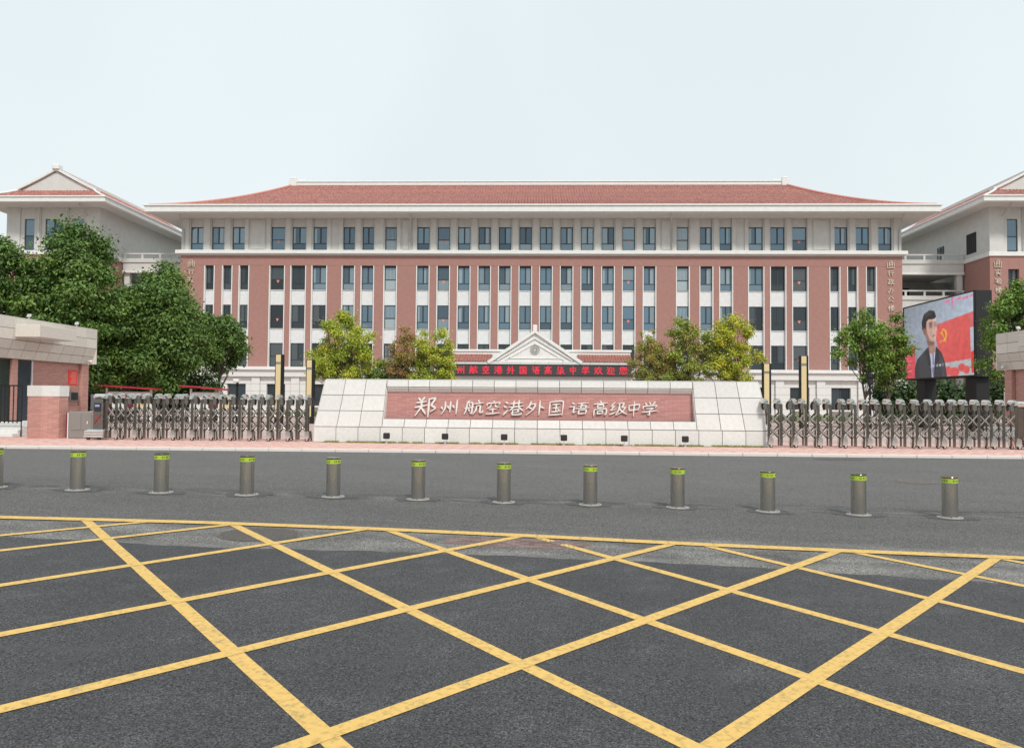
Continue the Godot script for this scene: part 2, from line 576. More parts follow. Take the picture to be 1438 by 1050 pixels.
func character(key: String, size: float, width: float, depth: float, brush: bool) -> ArrayMesh:
	var g := Geo.new()
	var k := 0
	for text in str(STROKES[key]).split(";"):
		var p := rounded(stroke_points(text), 4) if brush else stroke_points(text)
		var l := PackedVector2Array(); var r := PackedVector2Array()
		for i in p.size():
			var t := (p[mini(i + 1, p.size() - 1)] - p[maxi(i - 1, 0)]).normalized()
			var s := float(i) / (p.size() - 1)
			var w := width * 0.5
			if brush:
				w *= (0.62 + 0.55 * sin(minf(s * 2.2, 1.0) * PI * 0.6)) * (1.0 if s < 0.55 else lerpf(1.0, 0.42, (s - 0.55) / 0.45))
			var m := Vector2(-t.y, t.x) * w
			var q := p[i]
			if i == 0:
				q -= t * width * 0.35
			elif i == p.size() - 1:
				q += t * width * 0.35
			l.append((q + m) * size)
			r.append((q - m) * size)
		var z := depth + 0.0016 * k
		for i in p.size() - 1:
			var a := Vector3(r[i].x, r[i].y, z); var b := Vector3(r[i + 1].x, r[i + 1].y, z)
			var c := Vector3(l[i + 1].x, l[i + 1].y, z); var d := Vector3(l[i].x, l[i].y, z)
			g.quad(a, b, c, d)
			var o := Vector3(0, 0, -z)
			g.quad(a + o, b + o, b, a)
			g.quad(d, c, c + o, d + o)
			if i == 0:
				g.quad(d + o, a + o, a, d)
			if i == p.size() - 2:
				g.quad(b + o, c + o, c, b)
		k += 1
	return g.mesh()

# ---------------------------------------------------------------- ground
func road_height(x: float, z: float) -> float:           # the road falls gently to the right in front of the gate
	var s := clampf((22.3 + z) / 9.3, 0.0, 1.0)
	return -0.0182 * clampf(x, -30.0, 30.0) * s * s * (3.0 - 2.0 * s)

var macro := FastNoiseLite.new()
var blot := FastNoiseLite.new()

func sheet(xs: Array, zs: Array, lift: float, tone: Callable) -> Geo:
	var g := Geo.new()
	for i in xs.size() - 1:
		for j in zs.size() - 1:
			var p := []
			for k in [[0, 1], [1, 1], [1, 0], [0, 0]]:
				var x: float = xs[i + k[0]]; var z: float = zs[j + k[1]]
				p.append(Vector3(x, road_height(x, z) + lift, z))
			var q := []
			for v in p:
				q.append(tone.call(v.x, v.z))
			g.quad_tones(p, q)
	return g

func steps(from: float, to: float, by: float) -> Array:
	var out := []
	var n := int(ceil(absf(to - from) / by))
	for i in n + 1:
		out.append(lerpf(from, to, float(i) / n))
	return out

func road_tone(x: float, z: float) -> Color:
	var t := 1.0 + 0.10 * macro.get_noise_2d(x, z * 1.6) + 0.10 * blot.get_noise_2d(x * 0.5, z * 1.4)
	var worn := smoothstep(-9.4, -8.9, z) * (1.0 - smoothstep(-7.6, -6.9, z))
	t += 0.8 * worn * (0.6 + 1.3 * blot.get_noise_2d(x * 0.8 + 40.0, z * 1.7))
	var trench := exp(-pow((z + 12.05 + 0.25 * macro.get_noise_1d(x * 2.0)) / 0.32, 2.0))
	t += 1.1 * trench * blot.get_noise_2d(x * 1.1 + 9.0, z * 3.0)
	t -= 0.5 * exp(-pow((z + 12.32 + 0.12 * macro.get_noise_1d(x * 3.0)) / 0.09, 2.0)) * clampf(0.4 + 1.6 * macro.get_noise_1d(x * 1.3 + 30.0), 0.0, 1.0)
	t += 0.18 * smoothstep(-11.0, -16.0, z)
	t = clampf(t, 0.45, 2.4) * 0.4
	return Color(t, t * (1.0 - 0.01 * worn), t * (1.0 - 0.03 * worn))

func overlay_tone(x: float, z: float) -> Color:
	var t := 1.0 + 0.13 * macro.get_noise_2d(x + 50.0, z) + 0.12 * blot.get_noise_2d(x * 0.6, z * 0.6)
	for lane in [-2.6, -0.9, 1.9, 3.6]:                   # faint tyre tracks up to the gate
		t -= 0.09 * exp(-pow((x - lane - 0.12 * z * 0.3) / 0.16, 2.0)) * (0.6 + macro.get_noise_2d(x, z * 0.4))
	t += 0.9 * pow(clampf(blot.get_noise_2d(x * 1.5 + 7.0, z * 2.6) * 1.5 - 0.25, 0.0, 1.0), 1.5)
	t *= 0.7
	return Color(t, t, t)

func lay_strip(g: Geo, a: Vector2, b: Vector2, width: float, lift: float) -> void:   # a painted line from a to b over the sloping road
	var n := maxi(1, int(ceil(a.distance_to(b) / 0.35)))
	var side := (b - a).normalized().orthogonal() * width * 0.5
	for i in n:
		var p := a.lerp(b, float(i) / n); var q := a.lerp(b, float(i + 1) / n)
		var c := []
		for v in [p - side, q - side, q + side, p + side]:
			c.append(Vector3(v.x, road_height(v.x, v.y) + lift, v.y))
		var m: Vector3 = (c[1] - c[0]).cross(c[2] - c[0])
		if m.y < 0.0:
			c.reverse()
		g.quad(c[0], c[1], c[2], c[3])

func outline_z(x: float) -> float:
	var pts := [Vector2(-14, -9.05), Vector2(-6.5, -9.15), Vector2(-4.2, -9.24), Vector2(-1.8, -9.17), Vector2(0, -9.03), Vector2(2.0, -8.83), Vector2(3.4, -8.74), Vector2(5.3, -8.65), Vector2(14, -8.2)]
	for i in pts.size() - 1:
		if x <= pts[i + 1].x:
			return lerpf(pts[i].y, pts[i + 1].y, clampf((x - pts[i].x) / (pts[i + 1].x - pts[i].x), 0.0, 1.0))
	return -8.2

func build_ground() -> void:
	macro.seed = 4; macro.frequency = 0.35; macro.fractal_octaves = 3
	blot.seed = 14; blot.frequency = 1.1; blot.fractal_octaves = 3
	var g := Geo.new()
	g.quad(Vector3(-900, -0.7, 400), Vector3(900, -0.7, 400), Vector3(900, -0.7, -900), Vector3(-900, -0.7, -900))
	structure("terrain", g, M.land)
	var xs := steps(-60.0, -14.0, 2.0) + steps(-13.8, 13.8, 0.2) + steps(14.0, 60.0, 2.0)
	structure("road", sheet(xs, steps(8.0, 0.0, 1.0) + steps(-0.4, -6.4, 0.4) + steps(-6.6, -14.0, 0.15) + steps(-14.4, -22.7, 0.4), 0.0, road_tone), M.road)
	# the newer, darker asphalt laid inside the box
	g = Geo.new()
	var edge := [Vector2(-14, -8.2), Vector2(-5.7, -8.05), Vector2(-3.35, -7.8), Vector2(-1.1, -7.9), Vector2(1.5, -7.78), Vector2(2.9, -7.6), Vector2(4.5, -7.33), Vector2(14, -6.4)]
	var cols := steps(-14.0, 14.0, 0.16)
	for i in cols.size() - 1:
		var e := []
		for x in [cols[i], cols[i + 1]]:
			for k in edge.size() - 1:
				if x <= edge[k + 1].x:
					e.append(lerpf(edge[k].y, edge[k + 1].y, (x - edge[k].x) / (edge[k + 1].x - edge[k].x)) + 0.07 * blot.get_noise_1d(x * 1.7))
					break
		var rows := 64
		for j in rows:
			var p := []
			for k in [[0, 0], [1, 0], [1, 1], [0, 1]]:
				var x: float = cols[i + k[0]]
				var z: float = lerpf(4.0, e[k[0]], float(j + k[1]) / rows)
				p.append(Vector3(x, road_height(x, z) + 0.004, z))
			var q := []
			for v in p:
				q.append(overlay_tone(v.x, v.z))
			g.quad_tones(p, q)
	structure("new_asphalt_road", g, M.new_asphalt)
	# yellow box
	var box := Node3D.new()
	box.name = "yellow_box_road_marking"
	add_child(box, true)
	box.set_meta("kind", "structure")
	g = Geo.new()
	var last := Vector2(-12, outline_z(-12.0))
	for x in steps(-11.5, 12.0, 0.5):
		var to := Vector2(x, outline_z(x))
		lay_strip(g, last, to + (to - last).normalized() * 0.01, 0.20, 0.0105)
		last = to
	part(box, "outline", g, M.yellow)
	var k := 0
	for l in [[0.805, 1.931], [0.794, 3.636], [0.752, 5.103], [0.736, 6.61], [0.669, 7.787], [0.703, 9.61], [0.622, 10.377], [0.66, 11.9]]:
		var z := -9.05
		for it in 8:
			z = outline_z(l[0] * z + l[1])
		g = Geo.new()
		var a := Vector2(l[0] * z + l[1], z)
		var b := Vector2(l[0] * 1.5 + l[1], 1.5)
		if k == 3:                                       # the paint is broken where a patch was laid
			lay_strip(g, a, a.lerp(b, 0.028), 0.108, 0.0065)
			lay_strip(g, a.lerp(b, 0.042), b, 0.108, 0.0065)
		else:
			lay_strip(g, a, b, 0.108, 0.0065)
		part(box, "marking_line", g, M.yellow)
		k += 1
	for l in [[-0.90, -12.95], [-0.824, -11.214], [-0.728, -8.684], [-0.787, -7.261], [-0.825, -5.734], [-0.85, -4.057], [-0.848, -2.288], [-0.85, -0.55]]:
		var z := -8.9
		for it in 8:
			z = outline_z(l[0] * z + l[1])
		g = Geo.new()
		lay_strip(g, Vector2(l[0] * z + l[1], z), Vector2(l[0] * 1.5 + l[1], 1.5), 0.108, 0.0085)
		part(box, "marking_line", g, M.yellow)
	# long cracks by the bollards' trench and across the old surface
	var r := RandomNumberGenerator.new()
	r.seed = 91
	for q in [[1.9, -12.45, 5.6, 0.010], [-6.4, -12.35, 3.2, 0.008], [3.4, -12.75, 7.0, 0.012], [-9.0, -16.4, 9.0, 0.007], [0.5, -17.6, 10.0, 0.006], [-2.4, -9.6, 2.6, 0.006], [5.2, -11.2, 3.0, 0.007]]:
		g = Geo.new()
		var from := Vector2(q[0], q[1])
		var heading: float = r.randf_range(-0.03, 0.03)
		var far := 0.0
		while far < q[2]:
			var step := r.randf_range(0.10, 0.26)
			var next := from + Vector2(cos(heading + r.randf_range(-0.35, 0.35)), sin(heading + r.randf_range(-0.35, 0.35))) * step
			lay_strip(g, from, next, q[3] * r.randf_range(0.5, 1.5), 0.005)
			from = next
			far += step
		structure("road_crack", g, M.crack)
	# pavement, kerb, plaza
	var pave := structure("pavement", slab_sheet(-60.0, 60.0, -22.86, -28.6, 0.08), M.paving)
	var kerb := Node3D.new()
	kerb.name = "kerb"
	add_child(kerb, true)
	kerb.set_meta("kind", "structure")
	var stone := Geo.new()
	stone.box(Vector3.ZERO, Vector3(0.988, 0.24, 0.155), 0.012)
	var stone_mesh := stone.mesh()
	for i in 46:
		part(kerb, "kerb_stone", stone_mesh, M.kerb, Vector3(-22.5 + i, -0.034 + rng.randf_range(-0.003, 0.003), -22.78 + rng.randf_range(-0.004, 0.004)))
	structure("plaza", slab_sheet(-70.0, 70.0, -28.6, -110.0, 0.076), M.plaza)

func slab_sheet(x0: float, x1: float, z0: float, z1: float, y: float) -> Geo:
	var g := Geo.new()
	g.quad(Vector3(x0, y, z0), Vector3(x1, y, z0), Vector3(x1, y, z1), Vector3(x0, y, z1))
	g.quad(Vector3(x0, -0.6, z0), Vector3(x1, -0.6, z0), Vector3(x1, y, z0), Vector3(x0, y, z0))
	return g

# ---------------------------------------------------------------- windows
var window_cache := {}

func window_meshes(w: float, h: float, style: String) -> Array:   # [frame mesh, [[pane mesh, kind], ...], bar height]
	var key := "%.3f %.3f %s" % [w, h, style]
	if window_cache.has(key):
		return window_cache[key]
	var f := Geo.new()
	var t := 0.065
	var d := 0.07
	f.span(Vector3(-w / 2, 0, 0), Vector3(-w / 2 + t, h, d), 0.008)
	f.span(Vector3(w / 2 - t, 0, 0), Vector3(w / 2, h, d), 0.008)
	f.span(Vector3(-w / 2 + t, 0, 0), Vector3(w / 2 - t, t, d - 0.003), 0.008)
	f.span(Vector3(-w / 2 + t, h - t, 0), Vector3(w / 2 - t, h, d - 0.003), 0.008)
	var rects := []
	var bar := h * (0.29 if style == "casement" else 0.45)
	f.span(Vector3(-w / 2 + t, bar - 0.04, 0), Vector3(w / 2 - t, bar + 0.04, d + 0.004), 0.008)
	rects.append([-w / 2 + t, t, w / 2 - t, bar - 0.04])
	if style == "casement":
		f.span(Vector3(-0.05, bar + 0.04, 0), Vector3(0.05, h - t, d), 0.008)
		f.span(Vector3(0.05, bar + 0.04, 0.0), Vector3(0.085, h - t, d - 0.012))
		rects.append([-w / 2 + t, bar + 0.04, -0.05, h - t])
		rects.append([0.085, bar + 0.04, w / 2 - t, h - t])
	else:
		rects.append([-w / 2 + t, bar + 0.04, w / 2 - t, h - t])
	var panes := []
	for r in rects:
		var g := Geo.new()
		g.box(Vector3.ZERO, Vector3(r[2] - r[0] + 0.02, r[3] - r[1] + 0.02, 0.02))
		panes.append([g.mesh(), Vector3((r[0] + r[2]) / 2, (r[1] + r[3]) / 2, 0.022)])
	var slats := Geo.new()
	if style == "blind":
		var r: Array = rects[1]
		var x: float = r[0] + 0.06
		while x < r[2] - 0.04:
			slats.span(Vector3(x, r[1] + 0.02, 0.034), Vector3(x + 0.05, r[3] - 0.1, 0.040))
			x += 0.14
	var tri := Geo.new()
	if style == "rescue":
		tri.prism(PackedVector2Array([Vector2(-0.17, bar - 0.03), Vector2(0.17, bar - 0.03), Vector2(0, bar - 0.36)]), 0.034, 0.042)
	window_cache[key] = [f.mesh(), panes, slats.mesh() if style == "blind" else null, tri.mesh() if style == "rescue" else null]
	return window_cache[key]

func add_window(root: Node3D, at: Vector3, w: float, h: float, style: String, glass: Array, turn := Basis.IDENTITY) -> void:
	var q := window_meshes(w, h, style)
	var f := part(root, "window", q[0], M.frame, at, turn)
	var first: int = rng.randi_range(0, glass.size() - 1)
	var k := 0
	for p in q[1]:
		var lean := Basis(Vector3.UP, rng.randf_range(-0.006, 0.006)) * Basis(Vector3.RIGHT, rng.randf_range(-0.008, 0.008))
		var m: Material = glass[(first + (rng.randi_range(0, 1) if k else 0)) % glass.size()]
		if style == "blind" and k == 0:
			m = M.blind
		part(f, "pane", p[0], m, p[1], lean)
		k += 1
	if style == "casement" and glass == M.glass and rng.randf() < 0.5:      # a drawn curtain close behind one pane
		var bar := h * 0.29 + 0.04
		var cw := rng.randf_range(0.16, 0.34)
		var left := -w / 2 + 0.07 if rng.randf() < 0.5 else 0.09
		box_part(f, "curtain", Vector3(left, bar, 0.033), Vector3(minf(left + cw, w / 2 - 0.07), h - 0.07, 0.037), M.curtain)
	if q[2]:
		part(f, "curtain", q[2], M.blind)
	if q[3]:
		part(f, "rescue_mark", q[3], M.triangle)

# ---------------------------------------------------------------- tiled roof slope as real rolls and courses
func roof_slope(g: Geo, ridge_a: Vector3, ridge_b: Vector3, eave_a: Vector3, eave_b: Vector3, sag: float, courses_: int, roll: float) -> void:
	# the slope falls from the ridge to the eave; sag > 0 makes it hollow. Seen from outside: a is left, b is right
	var across := (eave_b - eave_a).normalized()
	var left := []
	var right := []
	for i in courses_ + 1:
		var t := float(i) / courses_
		var drop := t + sag * t * (1.0 - t)
		var p := ridge_a.lerp(eave_a, t); var q := ridge_b.lerp(eave_b, t)
		p.y = lerpf(ridge_a.y, eave_a.y, drop); q.y = lerpf(ridge_b.y, eave_b.y, drop)
		left.append(p); right.append(q)
	for i in courses_:
		var s := rng.randf_range(0.54, 0.72)
		g.tint = Color(s, s, s)
		var up := Vector3(0, 0.03, 0)
		g.quad(left[i + 1] + up, right[i + 1] + up, right[i], left[i])
		g.quad(left[i + 1], right[i + 1], right[i + 1] + up, left[i + 1] + up)
	var n := int(eave_a.distance_to(eave_b) / roll)
	for k in n:
		var x := (k + 0.5) * roll
		var at := eave_a + across * x
		for i in courses_:
			var p0: Vector3 = left[i]; var p1: Vector3 = left[i + 1]
			var x0 := (at - p0).dot(across); var x1 := (at - p1).dot(across)
			var w0 := (right[i] - p0).dot(across) as float
			if x0 < 0.05 or x0 > w0 - 0.05:
				continue
			var a := p0 + across * x0; var b := p1 + across * x1
			var side := across * roll * 0.27
			var nr := (b - a).cross(across).normalized()
			if nr.y < 0.0:
				nr = -nr
			var lift0 := nr * 0.07; var lift1 := nr * 0.105
			var s := rng.randf_range(0.56, 0.96)
			g.tint = Color(s, s * rng.randf_range(0.95, 1.05), s)
			g.tri_n(b - side, b + lift1, a + lift0, -across, nr, nr)
			g.tri_n(b - side, a + lift0, a - side, -across, nr, -across)
			g.tri_n(b + lift1, b + side, a + side, nr, across, across)
			g.tri_n(b + lift1, a + side, a + lift0, nr, across, nr)
	g.tint = Color.WHITE

# ---------------------------------------------------------------- the main teaching building
const COLUMNS := [[33.72, 0.92, "dark"], [31.86, 0.92, "dark"], [30.10, 0.92, "dark"], [26.65, 1.46, "dark_rescue"], [24.45, 1.46, "dark"], [22.26, 1.46, "mid"], [19.25, 1.22, "blue"], [17.27, 1.22, "blue"], [14.91, 1.22, "blind"]]
const UPPER_A := [35.16, 32.94, 30.78]

func all_columns() -> Array:          # [x, width, kind, upper x, upper width], left to right
	var out := []
	for k in COLUMNS.size():
		var q: Array = COLUMNS[k]
		out.append([-q[0], q[1], q[2], -UPPER_A[k] if k < 3 else -q[0], 1.28 if k < 3 else q[1] - 0.08])
	for k in 12:
		out.append([-11.55 + 2.1 * k, 1.2, "rescue" if k == 1 or k == 10 else "blue", -11.55 + 2.1 * k, 1.22])
	for k in range(COLUMNS.size() - 1, -1, -1):
		var q: Array = COLUMNS[k]
		out.append([q[0], q[1], q[2], UPPER_A[k] if k < 3 else q[0], 1.28 if k < 3 else q[1] - 0.08])
	return out

func build_school() -> void:
	var b := thing("school_building", "wide five storey school building of red walls, white trim and red tiled hipped roof", "building", Vector3(-0.27, 0, -78))
	var half := 36.78
	var cols := all_columns()
	box_part(b, "wall", Vector3(-half + 0.02, 0.0, -18.0), Vector3(half - 0.02, 20.1, -0.42), M.cream_wall)
	# red storeys: piers between the window strips
	var x := -half
	for k in cols.size() + 1:
		var to: float = half if k == cols.size() else cols[k][0] - cols[k][1] / 2 - 0.09
		box_part(b, "pier", Vector3(x, 4.72, -0.42), Vector3(to, 15.2, 0.0), M.red_wall, 0.012)
		if k < cols.size():
			x = cols[k][0] + cols[k][1] / 2 + 0.09
	box_part(b, "wall_band", Vector3(-half, 15.2, -0.42), Vector3(half, 16.22, 0.012), M.red_wall, 0.012)
	var strip := Geo.new()
	strip.span(Vector3(-0.045, 4.75, -0.40), Vector3(0.045, 15.19, 0.045), 0.01)
	var strip_mesh := strip.mesh()
	for q in cols:
		var kind: String = q[2]
		var dark := kind.begins_with("dark") or kind == "mid"
		var style := "rescue" if kind.ends_with("rescue") else "blind" if kind == "blind" else "casement"
		for s in [-1, 1]:
			part(b, "trim_strip", strip_mesh, M.white_trim, Vector3(q[0] + s * (q[1] / 2 + 0.045), 0, 0))
		for row in [[12.72, 2.36], [8.72, 2.42], [4.78, 2.42]]:
			var pale: bool = not dark and row[0] > 5.0
			add_window(b, Vector3(q[0], row[0], -0.36), q[1] - 0.012, row[1], style, M.glass if pale or kind == "mid" and row[0] > 12.0 else M.glass_clear)
		for row in [[11.15, 12.71], [7.21, 8.71]]:
			box_part(b, "spandrel", Vector3(q[0] - q[1] / 2 + 0.004, row[0], -0.42), Vector3(q[0] + q[1] / 2 - 0.004, row[1], -0.255), M.spandrel, 0.012)
			box_part(b, "sill", Vector3(q[0] - q[1] / 2 + 0.004, row[1] - 0.05, -0.255), Vector3(q[0] + q[1] / 2 - 0.004, row[1] + 0.004, -0.18), M.white_trim, 0.01)
		box_part(b, "spandrel", Vector3(q[0] - q[1] / 2 + 0.004, 15.09, -0.42), Vector3(q[0] + q[1] / 2 - 0.004, 15.19, -0.255), M.frame)
	# string course and upper storey
	box_part(b, "string_course", Vector3(-half - 0.42, 16.36, -18.4), Vector3(half + 0.42, 16.74, 0.42), M.white_trim, 0.03)
	box_part(b, "string_course", Vector3(-half - 0.16, 16.22, -18.2), Vector3(half + 0.16, 16.36, 0.16), M.cream_wall, 0.015)
	x = -half
	for k in cols.size() + 1:
		var to: float = half if k == cols.size() else cols[k][3] - cols[k][4] / 2 - 0.03
		var wide := to - x
		box_part(b, "pilaster", Vector3(x, 16.74, -0.42), Vector3(to, 20.1, -0.09), M.cream_wall, 0.01)
		if wide > 1.6:
			for e in [[x + 0.02, x + 0.42], [to - 0.42, to - 0.02]]:
				box_part(b, "pilaster", Vector3(e[0], 16.74, -0.09), Vector3(e[1], 20.1, 0.03), M.cream_wall, 0.012)
			if wide > 2.1:
				box_part(b, "wall_panel", Vector3(x + 0.62, 16.9, -0.09), Vector3(to - 0.62, 19.9, -0.03), M.cream_wall, 0.012)
		else:
			box_part(b, "pilaster", Vector3(x + 0.13, 16.74, -0.09), Vector3(to - 0.13, 20.1, 0.03), M.cream_wall, 0.012)
		if k < cols.size():
			var q: Array = cols[k]
			add_window(b, Vector3(q[3], 16.84, -0.36), q[4] + 0.03, 2.36, "rescue" if str(q[2]).ends_with("rescue") else "blind" if q[2] == "blind" else "casement", M.glass)
			box_part(b, "wall_panel", Vector3(q[3] - q[4] / 2 - 0.02, 19.24, -0.42), Vector3(q[3] + q[4] / 2 + 0.02, 20.1, -0.27), M.cream_wall, 0.01)
			box_part(b, "sill", Vector3(q[3] - q[4] / 2 - 0.02, 16.74, -0.42), Vector3(q[3] + q[4] / 2 + 0.02, 16.84, -0.2), M.white_trim, 0.01)
			x = q[3] + q[4] / 2 + 0.03
	# eaves
	var ex := 39.35
	box_part(b, "soffit", Vector3(-ex + 0.3, 20.1, -20.3), Vector3(ex - 0.3, 20.26, 2.3), M.cream_wall)
	for e in [[Vector3(-ex, 20.14, 2.2), Vector3(ex, 20.74, 2.6)], [Vector3(-ex, 20.14, -20.6), Vector3(-ex + 0.4, 20.74, 2.2)], [Vector3(ex - 0.4, 20.14, -20.6), Vector3(ex, 20.74, 2.2)]]:
		box_part(b, "gutter", e[0], e[1], M.white_trim, 0.03)
	for e in [[Vector3(-ex - 0.12, 20.74, 2.1), Vector3(ex + 0.12, 20.90, 2.72)], [Vector3(-ex - 0.12, 20.74, -20.72), Vector3(-ex + 0.45, 20.90, 2.1)], [Vector3(ex - 0.45, 20.74, -20.72), Vector3(ex + 0.12, 20.90, 2.1)]]:
		box_part(b, "gutter_lip", e[0], e[1], M.white_trim, 0.02)
	box_part(b, "gutter_shadow_bead", Vector3(-ex + 0.05, 20.06, 2.1), Vector3(ex - 0.05, 20.14, 2.5), M.cream_wall, 0.02)
	# roof
	var hx := 27.9
	var hy := 26.05
	var rz := -9.0
	var g := Geo.new()
	roof_slope(g, Vector3(-hx, hy, rz), Vector3(hx, hy, rz), Vector3(-ex + 0.2, 20.84, 2.3), Vector3(ex - 0.2, 20.84, 2.3), 0.42, 30, 0.30)
	stuff(b, "front_roof_tiles", g, M.roof)
	g = Geo.new()
	roof_slope(g, Vector3(-hx, hy, rz), Vector3(-hx, hy, rz - 0.02), Vector3(-ex + 0.2, 20.84, -20.3), Vector3(-ex + 0.2, 20.84, 2.3), 0.5, 24, 0.5)
	roof_slope(g, Vector3(hx, hy, rz - 0.02), Vector3(hx, hy, rz), Vector3(ex - 0.2, 20.84, 2.3), Vector3(ex - 0.2, 20.84, -20.3), 0.5, 24, 0.5)
	roof_slope(g, Vector3(hx, hy, rz), Vector3(-hx, hy, rz), Vector3(ex - 0.2, 20.84, -20.3), Vector3(-ex + 0.2, 20.84, -20.3), 0.5, 12, 0.8)
	stuff(b, "side_roof_tiles", g, M.roof)
	for s in [-1.0, 1.0]:
		var path := []
		var rad := []
		for i in 13:
			var t := i / 12.0
			path.append(Vector3(s * lerpf(hx, ex - 0.25, t), lerpf(hy, 20.84, t + 0.42 * t * (1 - t)) + 0.08, lerpf(rz, 2.25, t)))
			rad.append(0.15)
		g = Geo.new()
		g.tube(path, rad, 8)
		part(b, "hip_ridge", g, M.roof)
	box_part(b, "roof_ridge", Vector3(-hx, hy - 0.1, rz - 0.25), Vector3(hx, hy + 0.28, rz + 0.25), M.white_trim, 0.05)
	box_part(b, "roof_ridge", Vector3(-hx, hy + 0.28, rz - 0.32), Vector3(hx, hy + 0.40, rz + 0.32), M.white_trim, 0.04)
	for s in [-1.0, 1.0]:
		g = Geo.new()
		g.span(Vector3(-0.42, -0.2, -0.4), Vector3(0.42, 0.62, 0.4), 0.06)
		g.span(Vector3(-0.34, 0.62, -0.3), Vector3(0.34, 0.86, 0.3), 0.08)
		g.span(Vector3(-1.5 if s > 0 else 0.3, 0.3, -0.28), Vector3(-0.3 if s > 0 else 1.5, 0.56, 0.28), 0.06)
		part(b, "ridge_ornament", g, M.white_trim, Vector3(s * (hx + 0.1), hy, rz))
	# rainwater pipes
	for px in [-36.45, -12.95, 13.8, 36.45]:
		g = Geo.new()
		g.tube([Vector3(px - 0.4 * signf(px), 20.12, 2.2), Vector3(px - 0.4 * signf(px), 19.95, 2.0), Vector3(px, 18.9, 0.2), Vector3(px, 18.6, 0.12), Vector3(px, 16.8, 0.12)], [0.07, 0.07, 0.07, 0.07, 0.07], 8)
		part(b, "downpipe", g, M.grey_pipe)
	# ground floor in pale stone
	box_part(b, "cornice", Vector3(-half - 0.5, 4.40, -0.42), Vector3(half + 0.5, 4.74, 0.62), M.white_trim, 0.03)
	box_part(b, "cornice", Vector3(-half - 0.3, 3.72, -0.42), Vector3(half + 0.3, 4.40, 0.40), M.stone, 0.02)
	var bays := 18
	var bay := 2.0 * half / bays
	for k in bays + 1:
		var px := -half + bay * k
		for j in 5:
			box_part(b, "stone_block", Vector3(px - 0.42, 0.05 + j * 0.735, -0.42), Vector3(px + 0.42, 0.05 + j * 0.735 + 0.722, 0.24), M.stone, 0.015)
		if k == bays:
			break
		var l := px + 0.43
		var r := px + bay - 0.43
		for j in 4:
			for e in [[l, l + 0.66], [r - 0.66, r]]:
				box_part(b, "stone_panel", Vector3(e[0], 0.05 + j * 0.735, -0.42), Vector3(e[1] - 0.012, 0.05 + j * 0.735 + 0.722, 0.02), M.stone, 0.012)
		for j in 2:
			box_part(b, "stone_panel", Vector3(l + j * (r - l) / 2, 2.99, -0.42), Vector3(l + (j + 1) * (r - l) / 2 - 0.012, 3.71, 0.02), M.stone, 0.012)
		add_window(b, Vector3((l + r) / 2, 0.8, -0.3), r - l - 1.34, 2.17, "casement", M.glass_clear)
		box_part(b, "sill", Vector3(l + 0.66, 0.62, -0.42), Vector3(r - 0.67, 0.79, 0.06), M.stone, 0.012)
	# lettering down both ends
	for s in [-1.0, 1.0]:
		var k := 0
		for key in ["crest", "xing", "zheng_office", "ban", "gong", "lou"]:
			var size := 0.78 if k == 0 else 0.62
			part(b, "wall_letter", character(key, size, 0.10, 0.09, false), M.bronze, Vector3(s * 35.62, 15.42 - 0.88 * k, 0.0))
			k += 1
	build_porch(b)

